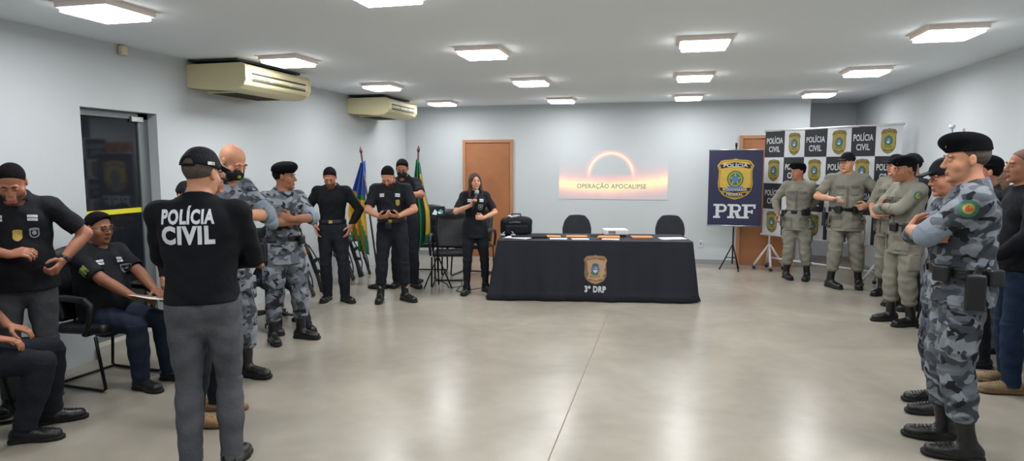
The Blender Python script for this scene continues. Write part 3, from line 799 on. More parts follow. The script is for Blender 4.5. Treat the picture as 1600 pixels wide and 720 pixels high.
# garment prints; each returns a function of the person
def rectp(w, h): return [(-w / 2, -h / 2), (w / 2, -h / 2), (w / 2, h / 2), (-w / 2, h / 2)]
def name_tags(x=.095, z=.47, w=.055):
    def f(P):
        for sd in (1, -1):
            def draw(A):
                A.rect((0, .013), w, .017, 'print_white'); A.rect((0, -.010), w, .017, 'print_white')
                A.rect((0, .013), w * .8, .003, 'silver_print', 2); A.rect((0, -.010), w * .8, .003, 'silver_print', 2)
            art_on(P.shirt, P.tb, P.tf(sd * x, .3, z), -(P.fwd * .9 + P.sp * .35), P.sp, draw, 'chest_lettering')
    return f
def chest_shield(x=-.085, z=.33, gold=False, w=.055, h=.07):
    def f(P):
        def draw(A):
            m = 'gold' if gold else 'silver_print'
            A.poly(shield_pts(w, h), m, 1); A.poly(shield_pts(w * .75, h * .78), 'black_cloth' if not gold else 'gold_print', 2); A.disc((0, 0), w * .22, h * .2, m, 3)
            A.poly([(-w * .3, h * .25), (w * .3, h * .25), (w * .3, h * .33), (-w * .3, h * .33)], m, 3)
        art_on(P.shirt, P.tb, P.tf(x, .3, z), -P.fwd, P.sp, draw, 'chest_badge')
    return f
def sleeve_patch(sd, m='lime_patch', shape='rect', t=.45, w=.05, h=.05, fr=0.0):
    def f(P):
        c = P.sh[sd] * (1 - t) + P.el[sd] * t; up = nv(P.sh[sd] - P.el[sd]); out = vec(sd, fr, 0); out = nv(out - up * (out @ up))
        def draw(A):
            if shape == 'rect':
                A.rect((0, 0), w, h, m, 1)
                for i in range(3): A.rect((0, -h * .3 + i * h * .3), w, h * .13, 'green_print' if m == 'lime_patch' else 'print_white', 2)
                A.rect((-w * .3, h * .3), w * .38, h * .38, 'blue_print', 3)
            else:
                A.disc((0, 0), w * .56, h * .56, 'black_cloth' if m != 'green_print' else 'teal_print', 1); A.disc((0, 0), w * .5, h * .5, m, 2); A.disc((0, 0), w * .34, h * .34, 'gold_print', 3); A.poly([(-w * .18, h * .2), (w * .18, h * .2), (w * .16, -h * .08), (0, -h * .25), (-w * .16, -h * .08)], 'red_print', 4)
        art_on(P.shirt, P.tb, c + out * .3, -out, up, draw, 'sleeve_patch')
    return f
def pockets(low=True, chest=True, m='olive_flap', mb_='olive_grey'):
    def f(P):
        for sd in (1, -1):
            if chest:
                p_ = decal(P.shirt, P.tb, P.tf(sd * .085, .3, .32), -P.fwd, P.sp, rectp(.10, .11), mb_, .009, 'chest_pocket')
                decal(p_, P.tb, P.tf(sd * .085, .3, .365), -P.fwd, P.sp, [(-.053, .022), (.053, .022), (.053, -.012), (0, -.024), (-.053, -.012)], m, .016, 'pocket_flap')
            if low:
                p_ = decal(P.shirt, P.tb, P.tf(sd * .095, .3, -.085), -(P.fwd + vec(-sd * .25, 0, 0)), P.sp, rectp(.13, .14), mb_, .014, 'lower_pocket')
                decal(p_, P.tb, P.tf(sd * .095, .3, -.03), -(P.fwd + vec(-sd * .25, 0, 0)), P.sp, [(-.068, .025), (.068, .025), (.068, -.015), (0, -.028), (-.068, -.015)], m, .022, 'pocket_flap')
        decal(P.shirt, P.tb, P.tf(0, .3, .24), -P.fwd, P.sp, rectp(.032, .30), m, .003, 'button_placket')
    return f
def wrist_watch(sd):
    def f(P):
        d = nv(P.wr[sd] - P.el[sd]); c = P.wr[sd] - d * .02; hn = P.hand[sd]['n']; l = np.cross(d, hn)
        Mx = Matrix(np.stack([l, np.cross(d, l), d], 1).tolist()); w = MB()
        w.lathe([(.029, -.011), (.032, -.011), (.032, .011), (.029, .011)], 'black_plastic', 16, c, Mx)
        q = c - hn * .031; Mz = Matrix(np.stack([l, d, np.cross(l, d)], 1).tolist())
        w.lathe([(.002, .007), (.018, .006), (.02, 0), (.02, -.006), (.002, -.007)], 'watch_face', 16, q, Mz)
        w.build('wristwatch', P.o, True)
    return f
# ------------------------------------------------------------------ room materials
def wall_mat():
    m = mat('wall_paint', 'bcc2c5', 0.75, var=0.012, vscale=1.3, bump=0.05, bscale=25, spec=0.3); return m
wall_mat()
mat('ceiling_paint', 'e9f0f5', 0.85, var=0.01, vscale=0.8, spec=0.2)
mat('baseboard_grey', '8b8c8e', 0.5, var=0.05)
mat('dark_outside', '2a2d33', 0.9)
mat('wood_orange', '9c6540', 0.45, var=0.10, vscale=3)
mat('wood_frame', 'a97a58', 0.5, var=0.08, vscale=4)
mat('alu', '7d8486', 0.4, metal=0.5)
mat('curb_stone', 'b3b0a6', 0.7, var=0.1)
mat('earth', '5d4535', 0.9, var=0.2)
mat('yellow_tape', 'd6cf2a', 0.5)
mat('ac_cream', 'd8cfa6', 0.5, var=0.02)
mat('ac_dark', '3a3830', 0.7)
mat('ac_bracket', '33353a', 0.7)
mat('lamp_plate', 'eee4de', 0.5)
mat('lamp_glow', 'ffffff', 0.5, emit='fffdfb', estr=15.0)
def floor_mat():
    m = bpy.data.materials.new('polished_concrete'); m.use_nodes = True; MATS['polished_concrete'] = m
    nt = m.node_tree; b = nt.nodes['Principled BSDF']; L = nt.links
    tc = nt.nodes.new('ShaderNodeTexCoord')
    n1 = nt.nodes.new('ShaderNodeTexNoise'); n1.inputs['Scale'].default_value = 0.9; n1.inputs['Detail'].default_value = 3; n1.inputs['Distortion'].default_value = 0.8
    n2 = nt.nodes.new('ShaderNodeTexNoise'); n2.inputs['Scale'].default_value = 7; n2.inputs['Detail'].default_value = 6
    L.new(tc.outputs['Object'], n1.inputs['Vector']); L.new(tc.outputs['Object'], n2.inputs['Vector'])
    r1 = nt.nodes.new('ShaderNodeValToRGB'); e = r1.color_ramp.elements
    e[0].position = .32; e[1].position = .68; e[0].color = (*lin('908a7f'), 1); e[1].color = (*lin('a19b8f'), 1)
    e2 = e.new(.5); e2.color = (*lin('999387'), 1)
    L.new(n1.outputs['Fac'], r1.inputs['Fac'])
    mx = nt.nodes.new('ShaderNodeMix'); mx.data_type = 'RGBA'; mx.blend_type = 'MULTIPLY'; mx.inputs['Factor'].default_value = 1.0
    r2 = nt.nodes.new('ShaderNodeMapRange'); r2.inputs['To Min'].default_value = .88; r2.inputs['To Max'].default_value = 1.08
    L.new(n2.outputs['Fac'], r2.inputs['Value']); L.new(r1.outputs['Color'], mx.inputs['A']); L.new(r2.outputs[0], mx.inputs['B'])
    L.new(mx.outputs['Result'], b.inputs['Base Color'])
    r3 = nt.nodes.new('ShaderNodeMapRange'); r3.inputs['To Min'].default_value = .17; r3.inputs['To Max'].default_value = .30
    L.new(n1.outputs['Fac'], r3.inputs['Value']); L.new(r3.outputs[0], b.inputs['Roughness'])
    b.inputs['Specular IOR Level'].default_value = 0.45
    bp = nt.nodes.new('ShaderNodeBump'); bp.inputs['Strength'].default_value = .04; bp.inputs['Distance'].default_value = .01
    L.new(n2.outputs['Fac'], bp.inputs['Height']); L.new(bp.outputs['Normal'], b.inputs['Normal'])
floor_mat()
def glass_mat():
    m = bpy.data.materials.new('dark_glass'); m.use_nodes = True; MATS['dark_glass'] = m
    nt = m.node_tree; b = nt.nodes['Principled BSDF']
    b.inputs['Base Color'].default_value = (*lin('2b2f36'), 1); b.inputs['Roughness'].default_value = 0.04
    b.inputs['Transmission Weight'].default_value = 0.5; b.inputs['IOR'].default_value = 1.5; b.inputs['Specular IOR Level'].default_value = 0.8
glass_mat()
def st(o): tag(o, kind='structure'); return o
def slab(name, x0, x1, y0, y1, z0, z1, m):
    return st(MB().box(((x0 + x1) / 2, (y0 + y1) / 2, (z0 + z1) / 2), (x1 - x0, y1 - y0, z1 - z0), m).build(name))
# ------------------------------------------------------------------ the room
YR = 12.25                     # back of the recess on the right
fl = slab('floor', XL - 1.6, XR + .2, YF - .2, YR + .3, -.12, 0, 'polished_concrete')
slab('ceiling', XL - .2, XR + .2, YF - .2, YR + .3, HC, HC + .12, 'ceiling_paint')
DY0, DY1, DZ = 4.42, 5.25, 2.17
w = MB()
w.box((XL - .1, (YF + DY0) / 2, HC / 2), (.2, DY0 - YF, HC), 'wall_paint')
w.box((XL - .1, (DY1 + YB + .2) / 2, HC / 2), (.2, YB + .2 - DY1, HC), 'wall_paint')
w.box((XL - .1, (DY0 + DY1) / 2, (DZ + HC) / 2), (.2, DY1 - DY0, HC - DZ), 'wall_paint')
st(w.build('wall_left'))
XW = 2.2                       # the back wall ends here, the recess begins
slab('wall_back', XL, XW, YB, YB + .18, 0, HC, 'wall_paint')
slab('wall_recess', XW - .18, XR + .2, YR, YR + .15, 0, HC, 'wall_paint')
slab('wall_recess_side', XW - .18, XW, YB + .18, YR, 0, HC, 'wall_paint')
slab('wall_right', XR, XR + .18, YF, YR, 0, HC, 'wall_paint')
slab('wall_front', XL - .2, XR + .2, YF - .2, YF, 0, HC, 'wall_paint')
# lower beam over the recess
# outside the glass door
w = MB(); w.box((XL - 1.55, 4.9, 1.3), (.1, 3.4, 2.6), 'dark_outside'); w.box((XL - .9, 3.2, 1.3), (1.3, .1, 2.6), 'dark_outside'); w.box((XL - .9, 6.6, 1.3), (1.3, .1, 2.6), 'dark_outside'); w.box((XL - .9, 4.9, 2.65), (1.4, 3.4, .1), 'dark_outside')
st(w.build('wall_outside'))
slab('trim_1', XL - .2, XL + .02, DY0, DY1, 0, .10, 'curb_stone')
slab('trim_2', XL - 1.5, XL - .2, 3.25, 6.55, 0, .012, 'earth')
d1 = MB(); xg = XL - .13
for y in (DY0 + .025, DY1 - .06): d1.box((xg, y, (DZ + .1) / 2), (.05, .05 if y < 5 else .12, DZ - .1), 'alu')
d1.box((xg, (DY0 + DY1) / 2, DZ - .03), (.05, DY1 - DY0, .06), 'alu'); d1.box((xg, (DY0 + DY1) / 2, .13), (.05, DY1 - DY0, .06), 'alu')
door1 = st(d1.build('door_1', bevel=.004))
MB().box((xg, (DY0 + DY1) / 2 - .03, 1.13), (.012, DY1 - DY0 - .16, 1.96), 'dark_glass').build('glass_pane', door1)
MB().box((xg + .009, (DY0 + DY1) / 2 - .03, 1.255), (.003, DY1 - DY0 - .15, .045), 'yellow_tape').build('safety_strip', door1)
MB().box((xg + .03, DY1 - .14, DZ - .06), (.03, .14, .05), 'steel').build('door_closer', door1, bevel=.004)
def flat_door(n, x0, x1, z1, fn=None, axis='y', pos=YB, hs=1):
    f = MB(); t = .055
    def B(mb, u0, u1, z0, z_1, d0, d1, m):
        if axis == 'y': mb.box(((u0 + u1) / 2, pos - (d0 + d1) / 2, (z0 + z_1) / 2), (u1 - u0, d1 - d0, z_1 - z0), m)
        else: mb.box((pos - (d0 + d1) / 2, (u0 + u1) / 2, (z0 + z_1) / 2), (d1 - d0, u1 - u0, z_1 - z0), m)
    B(f, x0, x0 + t, 0, z1, .0, .035, 'wood_frame'); B(f, x1 - t, x1, 0, z1, .0, .035, 'wood_frame'); B(f, x0 + t, x1 - t, z1 - t, z1, .0, .035, 'wood_frame')
    o = st(f.build('door_%d' % n, bevel=.004))
    g = MB(); B(g, x0 + t, x1 - t, .01, z1 - t, .0, .012, 'wood_orange'); g.build('door_leaf', o)
    hx = x1 - t - .07 if hs > 0 else x0 + t + .07
    if axis == 'y':
        h_ = MB(); h_.lathe([(.024, 0), (.024, .012)], 'steel', 14, (hx, pos - .012, 1.02), rot(R(90))); h_.tube([(hx, pos - .02, 1.02), (hx, pos - .06, 1.02), (hx - hs * .11, pos - .065, 1.02)], .009, 'steel'); h_.build('door_handle', o, True)
    return o
flat_door(2, -3.68, -2.73, 2.14, hs=-1)
flat_door(3, 1.13, 2.06, 2.17, hs=1)
flat_door(4, 11.33, 12.15, 2.12, axis='x', pos=XR)
def baseboard(name, segs):
    b = MB()
    for (x0, x1, y0, y1) in segs: b.box(((x0 + x1) / 2, (y0 + y1) / 2, .04), (x1 - x0, y1 - y0, .08), 'baseboard_grey')
    st(b.build(name))
baseboard('baseboard_back', [(XL, -3.68, YB - .014, YB), (-2.73, 1.13, YB - .014, YB), (2.06, XW, YB - .014, YB)])
baseboard('baseboard_recess', [(XW, XR, YR - .014, YR)])
baseboard('baseboard_right', [(XR - .014, XR, YF, 11.33)])
# fine saw cuts in the floor
mat('joint', '7d7568', 0.8)
st(MB().box((-.63, 4.0, .0006), (.007, 14, .0012), 'joint').build('trim_3'))

# ------------------------------------------------------------------ ceiling lamps
lampN = 0
LN = {(0, 2): 'far left corner over the flags', (0, 3): ''}
rowname = {3.70: 'front row of the picture', 5.86: 'second row', 8.03: 'third row', 10.38: 'row nearest the back wall'}
colname = {-3.74: 'leftmost', -1.71: 'second from the left', 0.27: 'third from the left', 2.12: 'rightmost'}
pl0 = MB(); pl0.box((0, 0, -.003), (.46, .46, .006), 'lamp_plate'); pl0.box((0, 0, -.022), (.415, .415, .036), 'lamp_plate')
gl0 = MB(); gl0.box((0, 0, -.052), (.375, .375, .026), 'lamp_glow')
proto = None
for (x, y) in CAM_LAMPS:
    seen = y > 3
    if seen or True:
        if proto is None:
            e = empty('ceiling_lamp', (x, y, HC)); pl0.build('mounting_plate', e, bevel=.003); gl0.build('diffuser', e, bevel=.003); proto = e
        else: e = copy_tree(proto); e.location = (x, y, HC)
        if seen: tag(e, 'square glowing ceiling lamp, %s, in the %s' % (colname[x], rowname[y]), 'ceiling lamp', 'lit square ceiling lamps')
        else: tag(e, 'square ceiling lamp, %s, in the row behind the picture edge' % colname[x], 'ceiling lamp', 'lit square ceiling lamps')
    ld = bpy.data.lights.new('lamp_light', 'AREA'); ld.shape = 'SQUARE'; ld.size = .36; ld.energy = LAMP_W; ld.color = LAMP_COL
    lo_ = bpy.data.objects.new('lamp_light', ld); COL.objects.link(lo_); lo_.location = (0, 0, -.068); lo_.parent = e
for o in list(bpy.data.objects):
    if o.name.startswith('lamp_light'): o.visible_camera = True
# ------------------------------------------------------------------ air conditioners
def aircon(y0, y1, label):
    e = empty('air_conditioner', (XL, (y0 + y1) / 2, 2.435)); L = (y1 - y0) / 2
    prof = [(.0, .035), (.46, .0), (.60, .01), (.665, .05), (.69, .10), (.69, .225), (.67, .25), (.63, .262), (.0, .262)]
    b = MB(); b.prism(prof, lambda u, v, d: (u, d, v), -L, L, 'ac_cream'); b.build('housing', e, bevel=.012)
    for s_ in (-1, 1):
        c = MB(); c.prism([(u * 1.012 - .002, v * 1.03 - .004) for u, v in prof], lambda u, v, d: (u, d, v), s_ * L, s_ * (L + .03), 'ac_cream'); c.build('end_panel', e, bevel=.01)
    g = MB(); g.box((.66, 0, .165), (.075, 2 * L - .16, .016), 'ac_dark'); g.box((.655, 0, .10), (.075, 2 * L - .16, .022), 'ac_dark'); g.build('outlet_slots', e)
    v = MB()
    for k in (-1, 0, 1): v.box((.695, k * L * .58, .133), (.012, L * .5, .030), 'ac_cream', rot(0, R(-14)))
    v.box((.672, 0, .075), (.02, 2 * L - .16, .028), 'ac_cream', rot(0, R(28))); v.build('louvre', e, bevel=.003)
    f = MB(); f.box((.28, 0, .0), (.36, 2 * L - .3, .014), 'ac_cream')
    for i in range(9): f.box((.14 + i * .035, 0, -.009), (.012, 2 * L - .36, .006), 'ac_dark')
    f.build('intake_grille', e)
    k = MB()
    for q in (-.8, .8):
        k.box((.3, q * L, .28), (.5, .03, .06), 'ac_bracket')
    k.box((.3, 0, .302), (.56, 2 * L, .02), 'ac_bracket'); k.build('ceiling_bracket', e)
    tag(e, label, 'air conditioner', 'cream ceiling air conditioners on the left wall')
aircon(5.70, 6.84, 'large cream air conditioner high on the left wall, nearer the glass door')
aircon(9.08, 10.12, 'cream air conditioner high on the left wall by the back corner')
o = MB().box((XL + .03, 4.87, 2.70), (.05, .07, .08), 'ac_cream').build('wall_sensor', bevel=.01); tag(o, 'small pale box sensor under the ceiling above the glass door', 'sensor')
# outlet
e = empty('power_outlet', (.56, YB, .35)); MB().box((0, -.005, 0), (.075, .01, .12), 'print_white').build('cover_plate', e, bevel=.003)
MB().box((0, -.012, 0), (.035, .006, .045), 'silver_print').build('socket', e, bevel=.003); tag(e, 'white power outlet low on the back wall, right of the long table', 'outlet')
e = empty('wall_bracket', (XR, 8.04, 2.02)); b = MB(); b.tube([(0, 0, 0), (-.10, 0, 0), (-.12, -.02, .08)], .008, 'steel'); b.tube([(-.10, 0, 0), (-.11, .03, -.06)], .008, 'steel'); b.lathe([(.03, -.02), (.03, .02)], 'print_white', 12, (-.12, -.02, .08)); b.build('arm', e, True)
MB().box((-.008, 0, 0), (.016, .07, .12), 'print_white').build('wall_plate', e, bevel=.004); tag(e, 'small white fixture sticking out of the right wall above the front officer\'s beret', 'fixture')
# ------------------------------------------------------------------ projector's light painted as an emissive sheet on the back wall
def painted_projection_mat():
    m = bpy.data.materials.new('painted_projector_light'); m.use_nodes = True; MATS['painted_projector_light'] = m
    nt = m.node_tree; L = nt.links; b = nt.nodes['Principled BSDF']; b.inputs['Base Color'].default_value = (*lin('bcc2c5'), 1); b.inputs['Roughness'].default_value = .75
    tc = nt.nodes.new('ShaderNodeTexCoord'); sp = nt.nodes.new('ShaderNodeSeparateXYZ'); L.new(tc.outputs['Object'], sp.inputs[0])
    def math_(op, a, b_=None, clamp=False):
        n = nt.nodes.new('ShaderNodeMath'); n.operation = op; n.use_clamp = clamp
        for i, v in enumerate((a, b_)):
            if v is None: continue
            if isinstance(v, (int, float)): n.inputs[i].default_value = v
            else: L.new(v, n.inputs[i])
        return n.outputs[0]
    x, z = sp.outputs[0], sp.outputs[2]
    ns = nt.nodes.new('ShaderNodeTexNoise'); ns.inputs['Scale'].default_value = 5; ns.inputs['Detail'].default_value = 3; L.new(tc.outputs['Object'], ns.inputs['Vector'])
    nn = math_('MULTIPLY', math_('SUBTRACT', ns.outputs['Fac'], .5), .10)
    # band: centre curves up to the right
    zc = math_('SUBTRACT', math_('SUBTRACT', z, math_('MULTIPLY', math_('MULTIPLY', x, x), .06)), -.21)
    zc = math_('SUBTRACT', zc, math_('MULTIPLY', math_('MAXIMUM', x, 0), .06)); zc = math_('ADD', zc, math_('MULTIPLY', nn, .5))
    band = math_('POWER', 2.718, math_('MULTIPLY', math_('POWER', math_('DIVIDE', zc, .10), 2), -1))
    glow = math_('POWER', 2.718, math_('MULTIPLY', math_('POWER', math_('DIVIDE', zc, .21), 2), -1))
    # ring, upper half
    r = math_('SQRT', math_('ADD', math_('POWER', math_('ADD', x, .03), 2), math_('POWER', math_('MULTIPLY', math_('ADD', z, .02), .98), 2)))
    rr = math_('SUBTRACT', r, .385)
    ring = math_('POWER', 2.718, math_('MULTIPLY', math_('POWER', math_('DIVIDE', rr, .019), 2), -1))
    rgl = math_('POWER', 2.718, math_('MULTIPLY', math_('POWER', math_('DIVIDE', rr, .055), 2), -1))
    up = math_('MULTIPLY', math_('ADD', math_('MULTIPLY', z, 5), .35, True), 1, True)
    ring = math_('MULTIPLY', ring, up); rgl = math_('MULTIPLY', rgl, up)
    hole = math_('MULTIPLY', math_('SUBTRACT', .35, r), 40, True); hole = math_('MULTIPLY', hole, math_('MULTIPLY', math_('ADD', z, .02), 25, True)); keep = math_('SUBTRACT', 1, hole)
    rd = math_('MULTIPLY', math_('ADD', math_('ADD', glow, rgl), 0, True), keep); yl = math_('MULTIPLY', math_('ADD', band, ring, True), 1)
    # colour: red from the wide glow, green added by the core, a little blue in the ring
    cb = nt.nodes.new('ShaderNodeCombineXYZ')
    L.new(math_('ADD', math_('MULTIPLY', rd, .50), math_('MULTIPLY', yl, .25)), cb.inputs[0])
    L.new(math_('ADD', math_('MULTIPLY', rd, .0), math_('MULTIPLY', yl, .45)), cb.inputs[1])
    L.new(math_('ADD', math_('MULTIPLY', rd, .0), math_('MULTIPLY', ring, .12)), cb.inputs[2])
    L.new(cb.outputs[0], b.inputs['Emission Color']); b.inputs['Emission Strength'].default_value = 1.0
painted_projection_mat()
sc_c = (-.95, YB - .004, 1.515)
e = MB().box((0, 0, 0), (1.88, .004, .86), 'painted_projector_light').build('painted_projection'); e.location = sc_c  # thin sheet in wall colour, projector beam painted in as emission
A = Art(lambda u, v, l: (u, -.0035 - l, v)); mat('letter_grey', '8f9c98', 0.7); A.text('OPERAÇÃO APOCALIPSE', (-.02, -.20), .075, 'letter_grey', 1, .02, width=1.20); A.mb.build('painted_projection_lettering', e)  # projected letters painted as grey faces over the glow
tag(e, 'fiery orange ring and glowing horizon of projected light, painted as an emissive sheet on the back wall', 'projection')

# ------------------------------------------------------------------ the long table
TA = math.atan2(8.04 - 7.66, .31 + 2.07)
te = empty('folding_table', (-.94, 8.27, 0), TA); tl, tw_ = 2.36, .84
MB().box((0, 0, .725), (tl - .02, tw_ - .02, .03), 'print_white').build('tabletop', te, bevel=.005)
for sx in (-1, 1):
    for sy in (-1, 1): MB().tube([(sx * (tl / 2 - .15), sy * (tw_ / 2 - .1), 0), (sx * (tl / 2 - .15), sy * (tw_ / 2 - .1), .72)], .014, 'black_metal').build('leg', te, True)
tag(te, 'long folding table under the black cloth at the back of the room', 'table')
mat('table_cloth', '1c1e28', 0.75, var=0.10, vscale=3, bump=0.15, bscale=60, spec=0.35)
def tablecloth():
    n = 260; V = []; F = []; pts = []
    hl, hw = tl / 2 + .005, tw_ / 2 + .005; per = 2 * (2 * hl + 2 * hw)
    def rim(t):
        d = (t * per) % per
        for (x0, y0, x1, y1) in ((-hl, -hw, hl, -hw), (hl, -hw, hl, hw), (hl, hw, -hl, hw), (-hl, hw, -hl, -hw)):
            Ls = math.hypot(x1 - x0, y1 - y0)
            if d <= Ls: q = d / Ls; return (x0 + (x1 - x0) * q, y0 + (y1 - y0) * q)
            d -= Ls
        return (-hl, -hw)
    rows = [0, .03, .1, .2, .32, .44, .56, .66, .735]
    rnd = random.Random(3); ph_ = [rnd.uniform(0, 6.28) for _ in range(6)]
    for dz in rows:
        for i in range(n):
            t = i / n; x, y = rim(t); q = dz / .735
            ox = x / hl; oy = y / hw; m = max(abs(ox), abs(oy)); nx = (1 if ox > 0 else -1) if abs(ox) >= m - 1e-6 else 0; ny = (1 if oy > 0 else -1) if abs(oy) >= m - 1e-6 else 0
            corner = max(0, 1 - min(hl - abs(x), 9) / .22) if ny else max(0, 1 - (hw - abs(y)) / .22)
            a = t * per
            fold = (.012 * math.sin(a * 9 + ph_[0]) + .008 * math.sin(a * 17 + ph_[1]) + .006 * math.sin(a * 31 + ph_[2])) * q
            fold += .05 * q * corner * (math.sin(a * 24 + ph_[3]) * .5 + .6)
            out = .012 + .04 * q + fold + (.02 if dz > .7 else 0)
            nl = math.hypot(nx, ny) or 1
            V.append((x + nx / nl * out + (nx * .06 * q * corner), y + ny / nl * out, .748 - dz + (.004 * math.sin(a * 9) if dz > .7 else 0) + .0))
    nr = len(rows)
    for r_ in range(nr - 1):
        for i in range(n): F.append((r_ * n + i, r_ * n + (i + 1) % n, (r_ + 1) * n + (i + 1) % n, (r_ + 1) * n + i))
    F.append(tuple(range(n))[::-1])
    o = raw_obj('tablecloth', V, F, 'table_cloth'); o.location = (-.94, 8.27, .0); o.rotation_euler = (0, 0, TA); smooth_by_angle(o, 60)
    o.modifiers.new('thick', 'SOLIDIFY').thickness = .003
    bt = BVHTree.FromPolygons([Vector(v) for v in V], [tuple(f) for f in F])
    fn0 = caster(bt, (.02 + .0, -.9, .42), (0, 1, 0), (0, 0, 1))
    A = Art(lambda u, v, l: fn0(u, v, l + .003), step=.0009)
    emblem(A, (0, -.02), .29, .37, 'tan_print', 'tan_dark')
    A.mb.build('printed_badge', o)
    A = Art(lambda u, v, l: fn0(u, v, l + .004), step=.0009)
    A.text('3º DRP', (0, -.262), .072, 'print_white', 1, .05, width=.26); A.mb.build('printed_lettering', o)
    tag(o, 'black tablecloth with a tan police badge hanging to the floor over the long table', 'tablecloth')
    return o
tablecloth()
def on_table(x, y, z=.7515):
    c, s_ = math.cos(TA), math.sin(TA); return (-.94 + x * c - y * s_, 8.27 + x * s_ + y * c, z)
def sheet(name, w_, d_, m, loc, rz, label, cat, group=None, n=3, th=.002):
    b = MB(); rnd = random.Random(int(abs(loc[0] * 1000)))
    for i in range(n): b.box((rnd.uniform(-.01, .01) * (n > 1), rnd.uniform(-.01, .01) * (n > 1), th * (i + .5)), (w_, d_, th * .9), m, rot(0, 0, rnd.uniform(-.12, .12) * (n > 1)))
    o = b.build(name); o.location = loc; o.rotation_euler = (0, 0, rz); tag(o, label, cat, group); return o
for i, (x, lab) in enumerate(((-.55, 'leftmost of the orange envelopes on the long table'), (-.20, 'second orange envelope from the left, slightly askew with a folded flap'), (.20, 'thicker stack of orange envelopes just left of the projector'), (.64, 'rightmost orange envelope, lying flat right of the projector'))):
    n = [2, 3, 6, 3][i]; b = MB(); rnd = random.Random(i)
    for k in range(n): b.box((rnd.uniform(-.012, .012), rnd.uniform(-.01, .01), .004 * (k + .5)), (.26, .19, .0036), 'envelope', rot(0, 0, rnd.uniform(-.05, .05)))
    e = empty('envelope', on_table(x, .02 - .12 * (i == 2)), TA + (.0, .05, -.03, .02)[i]); b.build('paper_stack', e, bevel=.001)
    MB().prism([(-.125, .09), (.125, .09), (.02, .03), (-.02, .03)], lambda u, v, d: (u, v, d + .004 * n), 0, .0015, 'envelope').build('flap', e)
    tag(e, lab, 'envelope', 'orange envelopes on the long table')
for i, (x, lab) in enumerate(((-.44, 'white sheet in front of the leftmost envelope'), (-.16, 'white sheet in front of the second envelope'), (.22, 'white sheet in front of the thick envelope stack'))):
    sheet('paper_sheet', .21, .14, 'paper', on_table(x, -.25), TA, lab, 'paper', 'white sheets on the long table')
sheet('paper_sheet', .30, .21, 'paper', on_table(1.00, -.12), TA + .2, 'loose white papers fanned at the right end of the table', 'paper', n=5)
sheet('paper_sheet', .33, .24, 'paper', on_table(-.95, -.18), TA - .25, 'large white open papers at the left end of the table', 'paper', n=6)
o = MB().box((0, 0, .012), (.46, .30, .02), 'black_cloth').build('folder', bevel=.008); o.location = on_table(-.82, -.06); o.rotation_euler = (0, 0, TA + .1); tag(o, 'black folder behind the white papers at the left end of the table', 'folder')
# projector
e = empty('projector', on_table(.30, .16), TA + .1)
b = MB(); b.prism([(-.15, -.11), (.15, -.11), (.16, -.09), (.16, .09), (.14, .12), (-.14, .12), (-.16, .09), (-.16, -.09)], lambda u, v, d: (u, v, d), .025, .095, 'print_white'); b.build('casing', e, bevel=.012)
b = MB(); b.lathe([(.034, 0), (.034, .03), (.026, .032), (.022, .012)], 'black_plastic', 20, (.07, .115, .062), rot(R(-90))); b.build('lens', e, True)
b = MB()
for i in range(8): b.box((-.1 + i * .012, -.112, .06), (.005, .006, .035), 'ac_dark')
b.build('vent', e)
for sx in (-1, 1): MB().lathe([(.012, 0), (.012, .026)], 'black_plastic', 10, (sx * .11, -.07, .0)).build('foot', e, True)
tag(e, 'white projector standing on the long table', 'projector')
o = MB(); o.tube([on_table(.14, .12, .757), on_table(.05, .05, .757), on_table(-.02, .14, .757), on_table(.12, .22, .757), on_table(.30, .30, .757)], .005, 'black_plastic'); o = o.build('projector_cable', smooth=True); tag(o, 'short black cable beside the projector on the table', 'cable')

# ------------------------------------------------------------------ chairs
def rounded_pad(F, c, half, Rm, r=.035): F.box(c, half, Rm, r=r)
def armchair():
    e = empty('visitor_chair')
    # faces +y; sled base
    for nm, c, hf, pitch, r in (('seat', (0, .02, .455), (.24, .24, .04), 3, .035), ('backrest', (0, -.235, .75), (.235, .035, .26), 12, .03)):
        F = Field(vec(*c) - .38, vec(*c) + .38, .010); F.box(c, hf, basis(0, pitch), r=r); 
        if nm == 'backrest': F.ell((0, -.27, .99), (.20, .045, .07), basis(0, 12), k=.04)
        field_obj(nm, F, 'vinyl', e)
    f = MB()
    for s_ in (-1, 1):
        x = s_ * .25
        f.tube([(x, -.22, .44), (x, -.24, .16), (x, -.25, .03), (x, -.22, .014), (x, .24, .014), (x, .27, .03), (x, .22, .30), (x, .20, .42)], .012, 'black_metal', 8)
    f.tube([(-.25, -.235, .014), (.25, -.235, .014)], .011, 'black_metal'); f.tube([(-.25, .1, .42), (.25, .1, .42)], .011, 'black_metal'); f.tube([(-.25, -.2, .43), (.25, -.2, .43)], .011, 'black_metal')
    f.tube([(-.06, -.22, .43), (-.06, -.27, .55), (-.06, -.25, .7)], .012, 'black_metal'); f.tube([(.06, -.22, .43), (.06, -.27, .55), (.06, -.25, .7)], .012, 'black_metal')
    f.build('sled_frame', e, True)
    for s_ in (-1, 1):
        a = MB(); x = s_ * .275
        a.tube([(x, -.22, .44), (x, -.27, .60), (x, -.22, .68), (x, -.05, .70), (x, .14, .695), (x, .20, .66), (x, .19, .55), (x, .12, .43)], [.018, .02, .024, .026, .026, .024, .02, .016], 'black_plastic', 10); a.build('armrest', e, True)
    return e
ch = armchair(); ch.location = (-4.26, 4.02, 0); ch.rotation_euler = (0, 0, R(-4 - 90)); tag(ch, 'black vinyl armchair with sled base holding the seated man in glasses', 'chair', 'black vinyl armchairs')
def chair_at(x, y, heading, label, group='black vinyl armchairs'):
    c = copy_tree(ch); c.location = (x, y, 0); c.rotation_euler = (0, 0, R(heading - 90)); tag(c, label, 'chair', group); return c
chair_at(-2.96, 8.50, -75, 'empty black vinyl armchair standing just left of the woman with the microphone')
